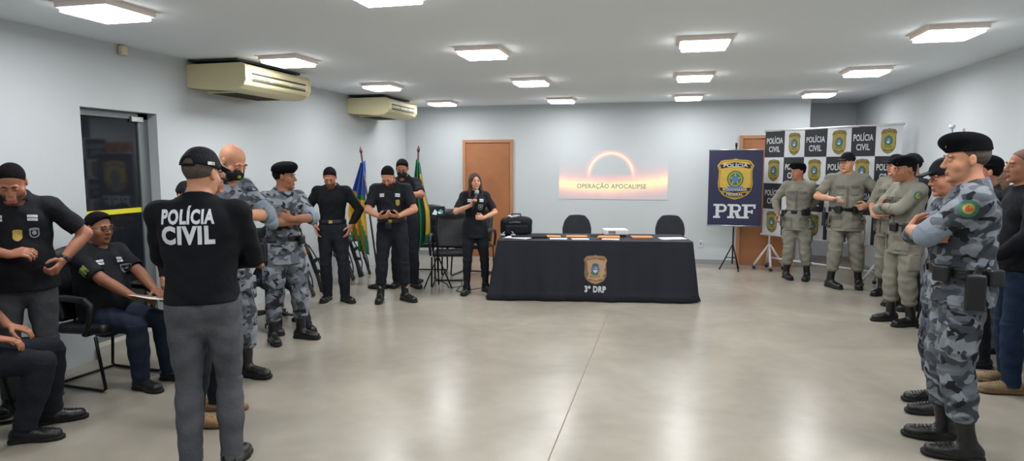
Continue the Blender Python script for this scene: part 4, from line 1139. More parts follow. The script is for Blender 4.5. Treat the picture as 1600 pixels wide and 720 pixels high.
chair_at(-3.62, 9.35, -80, 'black vinyl armchair behind the green flag carrying the black backpack')
chair_at(-2.90, 9.35, -95, 'black vinyl armchair standing behind the woman and beside the wooden door')
chair_at(-4.16, 2.80, 40, 'black armchair at the left edge under the person sitting with dark trousers')
chair_at(2.78, 7.02, 180, 'black vinyl armchair against the right wall behind the standing officers')
# small upholstered chairs behind the table
def office_chair():
    e = empty('upholstered_chair')
    for nm, c, hf, pitch in (('seat', (0, .02, .45), (.235, .225, .035), 0), ('backrest', (0, -.23, .74), (.215, .03, .20), 6)):
        F = Field(vec(*c) - .36, vec(*c) + .36, .010)
        if nm == 'seat': F.box(c, hf, r=.03)
        else:
            F.tube((0, -.225, .55), (0, -.265, .93), [(0, .165, .03), (.3, .21, .034), (.65, .205, .032), (.88, .17, .028), (1, .13, .022)], u=(1, 0, 0), k=.01)
        field_obj(nm, F, 'chair_cloth', e)
    for sx in (-1, 1):
        for sy in (-1, 1): MB().tube([(sx * .17, sy * .16, .43), (sx * .22, sy * .22, 0)], .012, 'black_metal').build('leg', e, True)
    b = MB(); b.tube([(0, -.12, .43), (0, -.25, .46), (0, -.26, .62)], .016, 'black_metal'); b.build('back_bracket', e, True)
    return e
oc = office_chair(); oc.location = (-1.28, 9.15, 0); oc.rotation_euler = (0, 0, R(-85 - 90)); tag(oc, 'dark grey upholstered chair behind the table, left of the projector', 'chair', 'dark chairs behind the long table')
o2 = copy_tree(oc); o2.location = (0.03, 9.42, 0); o2.rotation_euler = (0, 0, R(-92 - 90)); tag(o2, 'dark grey upholstered chair behind the right end of the table', 'chair', 'dark chairs behind the long table')
# swivel chair behind the camouflaged officer
e = empty('swivel_chair', (-4.15, 5.95, 0), R(-40 - 90))
for nm, c, hf in (('seat', (0, .0, .47), (.23, .23, .04)), ('backrest', (0, -.24, .80), (.21, .03, .20))):
    F = Field(vec(*c) - .36, vec(*c) + .36, .012); F.box(c, hf, r=.03); field_obj(nm, F, 'chair_cloth', e)
b = MB(); b.lathe([(.028, .10), (.028, .43)], 'black_metal', 12); b.tube([(0, -.1, .45), (0, -.26, .5), (0, -.27, .75)], .016, 'black_metal'); b.build('gas_column', e, True)
for k in range(5):
    a = 2 * math.pi * k / 5; x, y = math.cos(a) * .28, math.sin(a) * .28
    l_ = MB().tube([(0, 0, .11), (x, y, .075)], [.022, .014], 'black_plastic').build('base_arm', e, True)
    c_ = MB(); 
    for q in (-.016, .016): c_.lathe([(.026, -.008), (.028, 0), (.026, .008)], 'black_plastic', 14, (x - q * math.sin(a), y + q * math.cos(a), .028), Matrix.Rotation(a, 3, 'Z') @ rot(R(90)))
    c_.tube([(x, y, .03), (x, y, .075)], .007, 'black_metal'); c_.build('caster', l_, True)
tag(e, 'dark swivel chair on casters behind the officer with the black beret on the left', 'chair')
# ------------------------------------------------------------------ banners
def slab_letter(A, ch, x, y, w, h, m, bg, L=2):
    t = h * .23; sb = h * .14
    st_ = lambda cx, cy, ww, hh, mm=m, l=L: A.rect((cx, cy), ww, hh, mm, l)
    x0, x1, y0, y1 = x - w / 2, x + w / 2, y - h / 2, y + h / 2
    sx = x0 + w * .30
    st_(sx, y, t, h); st_(x0 + w * .26, y0 + sb / 2, w * .52, sb); st_(x0 + w * .20, y1 - sb / 2, w * .40, sb)
    def bowl(cy, hh):
        pts = [(sx, cy - hh / 2)] + [(x1 - hh * .5 + hh * .5 * math.cos(a), cy + hh / 2 * math.sin(a)) for a in np.linspace(-math.pi / 2, math.pi / 2, 12)] + [(sx, cy + hh / 2)]
        A.poly(pts, m, L)
        q = hh - 2 * sb; A.poly([(sx + t / 2, cy - q / 2)] + [(x1 - hh * .5 + q * .5 * math.cos(a) - t * .15, cy + q / 2 * math.sin(a)) for a in np.linspace(-math.pi / 2, math.pi / 2, 10)] + [(sx + t / 2, cy + q / 2)], bg, L + 1)
    if ch in 'PR': bowl(y1 - h * .29, h * .58)
    if ch == 'R':
        A.poly([(sx + t * .8, y - h * .05), (sx + t * 1.9, y - h * .05), (x1, y0), (x1 - t * 1.2, y0)], m, L + 2); st_(x1 - w * .10, y0 + sb / 2, w * .34, sb, m, L + 3)
    if ch == 'F':
        st_((sx + x1) / 2, y1 - sb / 2, x1 - sx, sb); st_(x1 - sb / 2, y1 - sb, sb, sb * 2.2); st_((sx + x1) / 2 - w * .06, y - h * .02, (x1 - sx) * .62, sb); st_(x1 - w * .25, y - h * .02, sb * .8, sb * 1.9)
mat('banner_navy', '1f2142', 0.6, var=0.05, vscale=4)
mat('banner_black', '1d1e26', 0.6, var=0.05, vscale=4)
mat('banner_white', 'c8ccd2', 0.65, var=0.02, vscale=4)
e = empty('tripod_banner', (1.03, 10.74, 0), R(-4))
A = Art(lambda u, v, l: (u, -.012 - l + .006 * math.sin(v * 2.5), v), step=.0010)
A.mb.box((0, 0, 1.315), (.81, .004, 1.20), 'banner_navy')
for i in range(12):                                  # gently rippled cloth
    z0 = .72 + i * .1; A.mb.add([(-.405, -.012 + .006 * math.sin(z0 * 2.5), z0), (.405, -.012 + .006 * math.sin(z0 * 2.5), z0), (.405, -.012 + .006 * math.sin((z0 + .1) * 2.5), z0 + .1), (-.405, -.012 + .006 * math.sin((z0 + .1) * 2.5), z0 + .1)], [(0, 1, 2, 3)], 'banner_navy')
O = (0, 1.46)
O2 = lambda pts: [(O[0] + x, O[1] + y) for x, y in pts]
A.poly(O2(shield_pts(.55, .65)), 'yellow_print', 1); A.poly(O2(shield_pts(.52, .615)), 'gold_dark', 2); A.poly(O2(shield_pts(.50, .595)), 'yellow_print', 3)
A.poly(O2([(-.22, .165), (0, .205), (.22, .165), (.235, .225), (0, .268), (-.235, .225)]), 'banner_black', 4)
A.text('POLÍCIA', (O[0], O[1] + .218), .052, 'banner_white', 5, .015, width=.36)
A.disc(O, .125, .135, 'green_print', 4, 28); A.disc(O, .10, .11, 'yellow_print', 5, 24); A.disc(O, .088, .098, 'green_print', 6, 24)
for k in range(5):
    a = math.pi / 2 + k * 2 * math.pi / 5; A.poly([(O[0] + .088 * math.cos(a), O[1] + .098 * math.sin(a)), (O[0] + .04 * math.cos(a + .6), O[1] + .04 * math.sin(a + .6)), (O[0], O[1]), (O[0] + .04 * math.cos(a - .6), O[1] + .04 * math.sin(a - .6))], 'yellow_print', 7)
A.disc(O, .05, .054, 'blue_print', 8)
A.poly(O2([(-.13, -.115), (.13, -.115), (.10, -.15), (-.10, -.15)]), 'blue_print', 7)
A.poly(O2([(-.235, -.13), (0, -.175), (.235, -.13), (.235, -.175), (0, -.22), (-.235, -.175)]), 'banner_black', 8)
A.text('RODOVIÁRIA', (O[0], O[1] - .172), .036, 'banner_white', 9, .015, width=.36, arc=-.35)
A.poly(O2([(-.17, -.21), (0, -.235), (.17, -.21), (.155, -.255), (0, -.28), (-.155, -.255)]), 'banner_black', 8)
A.text('FEDERAL', (O[0], O[1] - .245), .034, 'banner_white', 9, .015, width=.25, arc=-.35)
for ch_, x_ in (('P', -.215), ('R', .0), ('F', .215)): slab_letter(A, ch_, x_, .95, .205, .225, 'banner_white', 'banner_navy')
A.mb.build('banner_cloth', e)
for z in (.715, 1.92): MB().tube([(-.42, -.012, z), (.42, -.012, z)], .011, 'steel').build('hem_rail', e, True)
b = MB(); b.tube([(0, .02, .10), (0, .02, 1.98)], .012, 'black_metal'); b.tube([(0, .02, 1.97), (0, .01, 2.03)], .018, 'black_plastic'); b.build('pole', e, True)
for k in range(3):
    a = R(-90 + 120 * k + 28); p = (.19 * math.cos(a), .02 + .19 * math.sin(a))
    l_ = MB().tube([(0, .02, .42), (p[0], p[1], .012)], .010, 'black_metal').build('leg', e, True)
    MB().lathe([(.014, 0), (.014, .03)], 'black_plastic', 10, (p[0], p[1], 0)).build('rubber_foot', l_, True)
    MB().tube([(0, .02, .20), (p[0] * .55, .02 + (p[1] - .02) * .55, .2)], .006, 'black_metal').build('brace', e, True)
tag(e, 'navy banner with golden road police shield and large PRF on a black tripod', 'banner')
# chequered backdrop
BL, BR = Vector((1.50, 11.0)), Vector((3.0, 9.5)); bd = BR - BL; bw_ = bd.length; ba = math.atan2(bd.y, bd.x)
e = empty('backdrop_stand', ((BL.x + BR.x) / 2, (BL.y + BR.y) / 2, 0), ba)
z0, z1 = .58, 2.21; ncol, nrow = 6, 4; cw, chh = bw_ / ncol, (z1 - z0) / nrow
def bfn(u, v, l):
    q = (u / bw_) ; return (u, -.02 - l + .010 * math.sin(q * 9) + .006 * math.sin(v * 3 + q * 14), v + (.008 * math.sin(q * 11) if v > 2.1 else 0) - .03 * max(0, (-q - .3)) * (v > 2.1))
A = Art(bfn, step=.0012)
NX = 8
for r_ in range(nrow):
    for c_ in range(ncol):
        dark = (r_ + c_) % 2 == 0; u0 = -bw_ / 2 + c_ * cw; v1 = z1 - r_ * chh
        for i in range(NX):
            for j in range(4):
                a0, a1 = u0 + cw * i / NX, u0 + cw * (i + 1) / NX; b0, b1 = v1 - chh * (j + 1) / 4, v1 - chh * j / 4
                A.mb.add([bfn(a0, b0, 0), bfn(a1, b0, 0), bfn(a1, b1, 0), bfn(a0, b1, 0)], [(0, 1, 2, 3)], 'banner_black' if dark else 'banner_white')
        cc = (u0 + cw / 2, v1 - chh / 2)
        if dark:
            A.text('POLÍCIA', (cc[0], cc[1] + .055), .085, 'banner_white', 2, .02, width=cw * .82)
            A.text('CIVIL', (cc[0], cc[1] - .075), .085, 'banner_white', 2, .02, width=cw * .56)
        else: emblem(A, cc, cw * .60, chh * .86, 'gold_print', 'gold_dark', layer=1)
bo = A.mb.build('printed_cloth', e); 
mat('stand_white', 'cfd1d0', 0.4)
for z in (z0 - .01, z1 + .01): MB().tube([(-bw_ / 2 - .03, 0, z), (bw_ / 2, 0, z)], .016, 'stand_white').build('crossbar', e, True)
MB().tube([(-bw_ / 2 + .12, .03, .20), (bw_ / 2 - .12, .03, .20)], .016, 'stand_white').build('crossbar', e, True)
for sx in (-1, 1):
    x = sx * (bw_ / 2 - .12) - (.1 if sx > 0 else 0)
    MB().tube([(x, .03, .12), (x, .03, z1)], .018, 'stand_white').build('upright', e, True)
    for k in range(4):
        a = R(45 + 90 * k); px_, py_ = x + .22 * math.cos(a), .03 + .22 * math.sin(a)
        l_ = MB().tube([(x, .03, .42), (px_, py_, .075)], [.016, .02], 'stand_white').build('foot_strut', e, True)
        c_ = MB(); c_.lathe([(.026, -.012), (.03, 0), (.026, .012)], 'black_plastic', 14, (px_, py_, .031), rot(R(90))); c_.tube([(px_, py_, .03), (px_, py_, .085)], .01, 'steel'); c_.build('caster', l_, True)
tag(e, 'black and white chequered backdrop with police badges on a white rolling stand', 'backdrop')

# ------------------------------------------------------------------ flags
def flag(name, base, topv, colour, label, width, length, drift, seed, mats, rev=1):
    e = empty(name, base)
    t = Vector(topv) - Vector(base); b = MB(); b.tube([(0, 0, .04), t * .96], .014, 'pole_wood'); b.build('flagpole', e, True)
    f = MB(); f.tube([t * .955, t * .97, t * 1.0], [.018, .022, .003], 'pole_tip', 10); f.build('finial', e, True)
    b = MB(); b.lathe([(.16, 0), (.16, .025), (.05, .05), (.03, .12)], 'black_metal', 20); b.build('base', e, True)
    nu, nv_ = 36, 40; V = []; F = []; mi = []
    p0 = t * .90; rnd = random.Random(seed); a1, a2 = rnd.uniform(0, 6), rnd.uniform(0, 6)
    for j in range(nv_ + 1):
        v = j / nv_
        w_ = width * (.14 + .86 * min(1, v * 1.6) ** .8); att = p0 + Vector((0, 0, -1)) * 0
        for i in range(nu + 1):
            u = i / nu
            x = rev * (u * w_ - .02) + t.x * (-.16 * v) * 0 + .02 * math.sin(v * 6 + a1)
            y = -.02 + (.05 * (.25 + v) * math.sin(u * 15 + a1 + v * 2) + .02 * math.sin(u * 31 + a2))
            z = -length * v + (.16 * u * v * length - .10 * u * (v < .01)) + .03 * math.sin(u * 9 + a2) * v
            sl = t * (-.0)
            V.append((p0.x + x + (-t.x / t.z) * length * v * drift, p0.y + y + (-t.y / t.z) * length * v * drift, p0.z + z))
    for j in range(nv_):
        for i in range(nu):
            F.append((j * (nu + 1) + i, j * (nu + 1) + i + 1, (j + 1) * (nu + 1) + i + 1, (j + 1) * (nu + 1) + i)); mi.append(colour(i / nu, j / nv_))
    o = raw_obj('flag_cloth', V, F, mats, mi, e, True); s_ = o.modifiers.new('thick', 'SOLIDIFY'); s_.thickness = .003
    tag(e, label, 'flag'); return e
mat('pole_wood', '3b2526', 0.4, var=0.15); mat('pole_tip', '5a1f2a', 0.4)
mat('flag_blue', '2a4a94', 0.7, var=0.08); mat('flag_green', '1f6a4a', 0.7, var=0.08); mat('flag_yellow', 'c79a26', 0.7, var=0.06); mat('flag_white', 'c9ccd0', 0.7)
def goias(u, v):
    if v < .36: return 3 if (abs(u - .6) < .05 and abs(v - .1) < .02) else 0
    if v < .42: return 1 if u < .6 else 2
    q = (u * 2.2 + v * 1.2) % 1.0
    return 1 if q < .42 else 2
flag('state_flag', (-3.85, 8.05, 0), (-4.19, 8.25, 1.94), goias, 'blue, green and yellow state flag furled on a leaning pole at the left', .24, 1.34, .30, 4, ['flag_blue', 'flag_green', 'flag_yellow', 'flag_white'], -1)
def brasil(u, v):
    if .15 < v < .9 and .72 < u < .97 : return 1
    return 0
flag('national_flag', (-3.57, 8.55, 0), (-3.47, 8.62, 1.96), brasil, 'green national flag with yellow showing, hanging behind the masked man', .22, 1.36, .7, 9, ['flag_green', 'flag_yellow', 'flag_blue'], 1)
MB
# ------------------------------------------------------------------ long guns leaning on the left wall
def rifle():
    e = empty('rifle')   # along z, butt down at 0, front faces +x
    s_ = MB(); s_.prism([(-.05, 0), (.055, .0), (.03, .20), (.03, .26), (-.02, .26), (-.02, .20)], lambda u, v, d: (u, d, v), -.018, .018, 'black_plastic'); s_.build('stock', e, bevel=.004)
    r_ = MB(); r_.box((.005, 0, .36), (.055, .034, .20), 'black_metal'); r_.tube([(-.028, 0, .27), (-.028, 0, .46)], .010, 'black_metal'); r_.build('receiver', e, bevel=.004)
    m_ = MB(); m_.prism([(.03, .39), (.03, .44), (.10, .455), (.17, .43), (.165, .39), (.10, .41)], lambda u, v, d: (u, d, v), -.012, .012, 'black_plastic'); m_.build('magazine', e, bevel=.003)
    g_ = MB(); g_.prism([(.03, .27), (.03, .315), (.11, .27), (.10, .235)], lambda u, v, d: (u, d, v), -.014, .014, 'black_plastic'); g_.build('grip', e, bevel=.004)
    h_ = MB(); h_.tube([(0, 0, .46), (0, 0, .68)], [.027, .023], 'black_plastic', 10); h_.build('handguard', e, True)
    b_ = MB(); b_.tube([(0, 0, .68), (0, 0, .90)], .009, 'black_metal'); b_.tube([(0, 0, .86), (0, 0, .91)], .014, 'black_metal'); b_.box((-.022, 0, .76), (.045, .012, .02), 'black_metal'); b_.build('barrel', e)
    st_ = MB(); st_.tube([(.03, .02, .1), (.065, .04, .2), (.075, .045, .38), (.045, .03, .55), (.02, .02, .66)], .008, 'black_cloth', 6); st_.build('sling', e, True)
    return e
rf = rifle(); first = True
base_pts = [((-4.38, 7.02), 'tall black long gun nearest the camouflaged officer, leaning on the left wall'), ((-4.40, 7.28), 'black long gun second from the camouflaged officer, leaning on the wall'), ((-4.42, 7.55), 'black long gun partly hidden behind the long-sleeved man, left side'),
            ((-4.44, 8.20), 'black long gun leaning just right of the long-sleeved man'), ((-4.45, 8.45), 'middle black long gun of the row leaning right of the long-sleeved man'), ((-4.46, 8.72), 'black long gun in the row left of the blue flag'), ((-4.47, 9.02), 'black long gun closest to the blue and yellow flag')]
for i, ((x, y), lab) in enumerate(base_pts):
    o = rf if i == 0 else copy_tree(rf)
    dx = XL + .03 - x; L_ = .90; ang = math.asin(min(.9, -dx / L_))
    d = Vector((dx, .05, math.sqrt(L_ * L_ - dx * dx))).normalized()
    q = Vector((0, 0, 1)).rotation_difference(d)
    o.rotation_mode = 'QUATERNION'; o.rotation_quaternion = q @ Matrix.Rotation(R(-70 + 25 * (i % 3)), 4, 'Z').to_quaternion(); o.location = (x, y, .006)
    tag(o, lab, 'rifle', 'long guns leaning on the left wall')

# ------------------------------------------------------------------ bags and small things at the back
def pack(name, loc, rz, dims, label, cat, m='black_cloth'):
    e = empty(name, loc, rz); w_, d_, h_ = dims
    F = Field(vec(-w_, -d_, -.02), vec(w_, d_, h_ + .1), .009)
    F.box((0, 0, h_ / 2), (w_ / 2, d_ / 2, h_ / 2), r=min(w_, d_, h_) * .28); F.ell((w_ * .1, 0, h_ * .8), (w_ * .4, d_ * .45, h_ * .28), k=.04); F.plane((0, 0, -1), (0, 0, .001)); field_obj('main_compartment', F, m, e)
    F = Field(vec(-w_, -d_, -.02), vec(w_, d_, h_ + .1), .008); F.box((0, -d_ / 2 - .01, h_ * .36), (w_ * .36, .035, h_ * .26), r=.025); F.plane((0, 0, -1), (0, 0, .001)); field_obj('front_pocket', F, m, e)
    b = MB(); b.tube([(-.07, 0, h_ * .96), (-.06, 0, h_ + .05), (.06, 0, h_ + .05), (.07, 0, h_ * .96)], .010, 'black_plastic'); b.build('carry_handle', e, True)
    b = MB(); b.tube([(-w_ * .38, -d_ * .46, h_ * .74), (0, -d_ * .52, h_ * .80), (w_ * .38, -d_ * .46, h_ * .74)], .004, 'steel', 6); b.build('zip', e, True)
    tag(e, label, cat); return e
pack('duffel_bag', on_table(-1.01, .20), TA + .1, (.42, .28, .23), 'black bag standing on the left end of the long table beside the woman', 'bag')
# clear plastic items on the bag
b = MB(); rnd = random.Random(5)
c0 = on_table(-1.03, .18, .985)
F = Field(vec(*c0) - .2, vec(*c0) + .2, .007)
for i in range(9): F.ell((c0[0] + rnd.uniform(-.10, .10), c0[1] + rnd.uniform(-.06, .06), c0[2] + rnd.uniform(0, .02)), (rnd.uniform(.03, .05), rnd.uniform(.02, .04), .018), basis(rnd.uniform(0, 90), rnd.uniform(-30, 30)), k=.004)
o, _, _ = field_obj('plastic_bag', F, mat('clear_plastic', '9a9da2', 0.25, spec=.8), None); tag(o, 'crumpled clear plastic bag lying on top of the black bag', 'plastic bag')
c0 = on_table(-1.10, -.02, .757)
e = empty('headset', c0); b = MB(); b.tube([(.07 * math.cos(a), .05 * math.sin(a), .03 + .03 * math.sin(a)) for a in np.linspace(0, math.pi, 12)], .007, 'silver_print'); b.build('headband', e, True)
for sx in (-1, 1): MB().lathe([(.03, 0), (.035, .012), (.03, .028)], 'silver_print', 14, (sx * .07, 0, .0)).build('ear_cup', e, True)
tag(e, 'grey headset lying on the table beside the black bag', 'headset')
pack('backpack', (-3.59, 9.30, .497), R(8), (.40, .28, .42), 'black equipment backpack on the chair behind the green flag', 'bag')
# small monitor on a stand
e = empty('monitor', (-3.03, 8.16, 0), R(18))
b = MB(); b.box((0, 0, 1.06), (.20, .03, .14), 'black_plastic'); b.build('screen_housing', e, bevel=.006)
mat('screen_teal', '3f8f96', 0.4, emit='3f8f96', estr=.5); mat('screen_pale', 'b9c3cb', 0.4, emit='b9c3cb', estr=.5); mat('screen_dark', '14181c', 0.4)
A = Art(lambda u, v, l: (u, -.016 - l, v)); A.rect((0, 1.06), .18, .12, 'screen_dark'); A.poly([(-.07, 1.02), (-.03, 1.09), (.0, 1.05), (-.01, 1.01)], 'screen_pale', 2); A.poly([(.0, 1.05), (.05, 1.09), (.08, 1.06), (.07, 1.02), (.02, 1.03)], 'screen_teal', 2); A.disc((.03, 1.04), .02, .015, 'screen_pale', 3); A.mb.build('display', e)
b = MB(); b.tube([(0, .02, .22), (0, .02, 1.0)], .014, 'black_metal'); b.build('column', e, True)
for k in range(3):
    a = R(90 + 120 * k); MB().tube([(0, .02, .45), (.22 * math.cos(a), .02 + .22 * math.sin(a), .01)], .010, 'black_metal').build('leg', e, True)
tag(e, 'small lit camera monitor on a black tripod beside the green flag', 'monitor')
# cables on the floor
for i, (pts, lab) in enumerate(((((-3.25, 8.75), (-3.0, 8.45), (-2.9, 8.25), (-2.72, 8.35), (-2.62, 8.15), (-2.45, 8.3), (-2.2, 8.6), (-2.0, 8.8)), 'black cable curling across the floor behind the woman'), (((-3.4, 8.95), (-3.15, 8.7), (-2.95, 8.8), (-2.8, 8.5), (-2.73, 8.05), (-2.62, 7.98)), 'black cable running from the flag base to the feet of the woman'))):
    P_ = [Vector((x, y, .007)) for x, y in pts]; out = []
    for k in range(len(P_) - 1):
        a, b_, c_, d_ = P_[max(0, k - 1)], P_[k], P_[k + 1], P_[min(len(P_) - 1, k + 2)]
        for j in range(6):
            t = j / 6; out.append(.5 * ((2 * b_) + (-a + c_) * t + (2 * a - 5 * b_ + 4 * c_ - d_) * t * t + (-a + 3 * b_ - 3 * c_ + d_) * t**3))
    o = MB().tube(out, .005, 'black_plastic', 6).build('cable', smooth=True); tag(o, lab, 'cable')
# white carrier bag on the chair at the right wall
F = Field(vec(2.4, 6.77, .49), vec(3.0, 7.27, .86), .010); F.box((2.74, 7.02, .61), (.10, .13, .12), r=.05); F.ell((2.74, 7.02, .74), (.06, .09, .06), k=.04)
F.plane((0, 0, -1), (0, 0, .499)); o, _, _ = field_obj('carrier_bag', F, 'paper'); tag(o, 'white carrier bag on the chair by the right wall, behind the officers', 'bag')
# ------------------------------------------------------------------ people
NEAR, MID, FAR = .0055, .0065, .0075
GP, GC = 'officers in olive grey uniform', 'officers in grey urban camouflage'
BK = 'people in black shirts'
# --- left side
p1 = person('man in black polo with a hanging gold badge at the left edge, looking down', (-4.28, 3.42), -48, 1.73, NEAR, 'b', 'polo', 'black_cloth', 'grey_denim', head=(0, 34, 0), fat=.75, bw=1.05, lean=4,
    R_=dict(w=(.02, .27, 1.12), pole=(1, -.2, -.5), hd=(-.9, .35, .15), hn=(0, -.6, -.8), curl=45), L_=dict(w=(-.24, .12, 1.04), pole=(-1, -.6, .1), hd=(.35, .7, -.6), hn=(1, 0, 0), curl=60), belt=False,
    hem=-.10, beard='stubble', hair='buzz', prints=(name_tags(), chest_shield(-.10, .30), wrist_watch(-1)), group=BK)
def belt_badge(P):
    P_ = decal(P.shirt, P.tb, P.tf(-.01, .4, .29), -P.fwd, P.sp, shield_pts(.055, .075), 'gold', .006, 'hanging_badge')
belt_badge(p1)
s2 = person('person seated at the left edge, only dark trousers, shoes and a hand showing', (-4.10, 2.86), 40, 1.76, NEAR, 'b', 'polo', 'black_cloth', 'dark_trousers', ph=.54, seated=True, boots=False, lean=-6,
    R_=dict(w=(.16, .20, .66), pole=(1, -.5, 0), hd=(-.2, 1, -.3), hn=(0, 0, -1)), L_=dict(w=(-.16, .20, .66), pole=(-1, -.5, 0), hd=(.2, 1, -.3), hn=(0, 0, -1)), feet={1: (.14, .30, -10), -1: (-.14, .38, 5)}, belt=False, group=None)
p3 = person('seated heavy man in black polo and glasses holding white papers on his lap', (-4.24, 4.02), -4, 1.72, NEAR, 'c', 'polo', 'black_cloth', 'navy_trousers', ph=.555, seated=True, boots=False, lean=-8, fat=1.35, bw=1.08, head=(2, 10, 0), glasses=True,
    R_=dict(w=(.06, .37, .70), pole=(1, -.3, -.3), hd=(-.5, .9, -.1), hn=(0, 0, -1), curl=30), L_=dict(w=(-.11, .42, .70), pole=(-1, -.3, -.3), hd=(.3, .9, -.1), hn=(0, 0, -1), curl=30), feet={1: (.11, .44, -4), -1: (-.13, .47, 8)}, belt=False,
    prints=(name_tags(.085, .46), chest_shield(-.10, .32), sleeve_patch(1, t=.55, w=.075, h=.065)), group=BK)
o = MB(); o.box((0, 0, .001), (.21, .29, .002), 'paper'); o.box((.01, .01, .0035), (.21, .29, .002), 'paper', rot(0, 0, .08)); o = o.build('paper_sheet')
hc_ = p3.world((p3.hand[1]['c'] + p3.hand[-1]['c']) / 2); o.location = hc_ + Vector((.02, -.01, .01)); o.rotation_euler = (R(-14), R(6), R(0)); tag(o, 'white papers held on the lap of the seated man in glasses', 'paper')
def back_text(P):
    art_on(P.shirt, P.tb, P.tf(-.03, -.4, .455), P.fwd, P.sp, lambda A: (A.text('POLÍCIA', (0, 0), .068, 'print_white', 1, .045, width=.255, sub=2)), 'back_lettering')
    art_on(P.shirt, P.tb, P.tf(-.03, -.4, .362), P.fwd, P.sp, lambda A: (A.text('CIVIL', (0, 0), .084, 'print_white', 1, .055, width=.255, sub=2)), 'back_lettering')
p4 = person('man seen from behind in black shirt lettered POLÍCIA CIVIL, grey jeans and cap', (-2.41, 2.89), 118, 1.76, NEAR, 'a', 'long', 'black_knit', 'grey_denim', 'jeans', boots='low', head=(-26, 6, 0), headgear='cap', hair='buzz', hairmat='hair_short', fat=.55, bw=1.10, belt=False, hem=.0,
    R_=dict(w=(.04, .25, 1.13), pole=(1, -.35, -.5), hd=(-1, .2, .1), hn=(0, -1, 0), curl=35), L_=dict(w=(-.02, .29, 1.16), pole=(-1, -.35, -.5), hd=(1, -.2, .1), hn=(0, -1, 0), curl=35), feet={1: (.105, .02, -14), -1: (-.095, -.02, 12)}, prints=(back_text,), group=BK)
c_, r_ = p4.HR[:, 2], p4.HR[:, 0]
art_on(p4.cap, p4.capb, p4.hp(.09, -.045, .052), -(p4.HR[:, 0] * .85 - p4.HR[:, 1] * .5), p4.HR[:, 2], lambda A: (A.rect((0, 0), .042, .017, 'print_white', 1), A.rect((.011, 0), .016, .013, 'lime_patch', 2)), 'cap_label')
p5 = person('man in black uniform with tan boots, mostly hidden by the lettered man', (-2.96, 3.54), 12, 1.75, NEAR, 'b', 'long', 'black_cloth', 'dark_trousers', 'plain', shoe='tan_suede', boots=True, shoemat2='tan_sole', headgear='cap', hair='buzz', head=(0, 8, 0), belt=True,
    R_=dict(w=(.10, .17, 1.04), pole=(1, -.8, -.2), hd=(-1, .2, -.1), hn=(0, -1, 0)), L_=dict(w=(-.07, .20, 1.06), pole=(-1, -.8, -.2), hd=(1, .1, .1), hn=(0, -1, 0)), feet={1: (.14, -.02, -6), -1: (-.13, .0, 4)}, group=BK)
p6 = person('short person in black cap and clothes half hidden behind the lettered man', (-3.83, 4.45), -20, 1.54, MID, 'a', 'long', 'black_cloth', 'dark_trousers', 'plain', headgear='cap', hair='buzz', female=True, group=BK)
p7 = person('bald masked officer in grey camouflage with crossed arms, looking down', (-3.31, 4.20), -12, 1.86, NEAR, 'a', 'jacket', 'urban_camo', 'urban_camo', 'cargo', arms='crossed', hair='bald', head=(2, 26, 0), mask='marked', fat=.35, bw=1.06, cuffmat='rolled_grey', hem=-.17,
    gear=(('holster', .22, .0, -.05), ('pouch', -.10, .17, .06)), feet={1: (.12, -.03, -8), -1: (-.13, .05, 10)}, lean=4, group=GC)
p8 = person('officer in grey camouflage and black beret, arms crossed, looking aside on the left', (-3.53, 5.34), -28, 1.69, MID, 'c', 'jacket', 'urban_camo', 'urban_camo', 'cargo', arms='crossed', headgear='beret', hair='buzz', head=(48, 2, 0), cuffmat='rolled_grey', hem=-.17,
    gear=(('holster', .21, .0, -.05), ('pouch', -.11, .15, .06)), feet={1: (.13, -.04, -14), -1: (-.14, .03, 28)}, group=GC)
p9 = person('seated person in dark clothes hidden behind the officer with the black beret', (-4.12, 5.98), -38, 1.66, MID, 'c', 'polo', 'black_cloth', 'dark_trousers', ph=.56, seated=True, boots=False, belt=False, lean=12, head=(0, 20, 0),
    R_=dict(w=(.14, .34, .66), pole=(1, -.5, 0), hd=(-.2, 1, -.3), hn=(0, 0, -1)), L_=dict(w=(-.14, .34, .66), pole=(-1, -.5, 0), hd=(.2, 1, -.3), hn=(0, 0, -1)), feet={1: (.12, .50, -5), -1: (-.16, .60, 5)}, group=BK)
p10 = person('man in plain black long-sleeved shirt with hands at his belt, head bowed', (-3.99, 7.08), -72, 1.68, MID, 'b', 'long', 'black_knit', 'dark_trousers', 'plain', belt='gold', hem=.05, head=(2, 30, 0), beard='stubble', bw=1.04,
    R_=dict(w=(.20, .07, .98), pole=(1, -.45, .1), hd=(-.2, .5, -.8), hn=(-1, 0, 0), curl=20), L_=dict(w=(-.23, .06, .97), pole=(-1, -.45, .1), hd=(.2, .5, -.8), hn=(1, 0, 0), curl=20), feet={1: (.10, -.05, -10), -1: (-.14, .04, 42)}, group=BK)
p11 = person('bearded man in black polo looking down at the phone in his hands', (-3.29, 7.27), -74, 1.72, MID, 'a', 'polo', 'black_cloth', 'dark_trousers', 'plain', boots='over', belt='gold', hem=.05, head=(-8, 40, 0), hair='buzz', beard='full', fat=.35, bw=1.12, lean=5,
    R_=dict(w=(.09, .31, 1.09), pole=(1, -.3, -.6), hd=(-.75, .6, .1), hn=(-.2, -.3, .9), curl=40), L_=dict(w=(-.12, .31, 1.10), pole=(-1, -.3, -.6), hd=(.75, .6, .1), hn=(.2, -.3, .9), curl=40), feet={1: (.16, .03, 0), -1: (-.15, .0, 48)},
    prints=(name_tags(), chest_shield(-.095, .31, True, .05, .075), sleeve_patch(1, t=.5, w=.06, h=.055)), gear=(('pouch', .02, .17, .03),), group=BK)
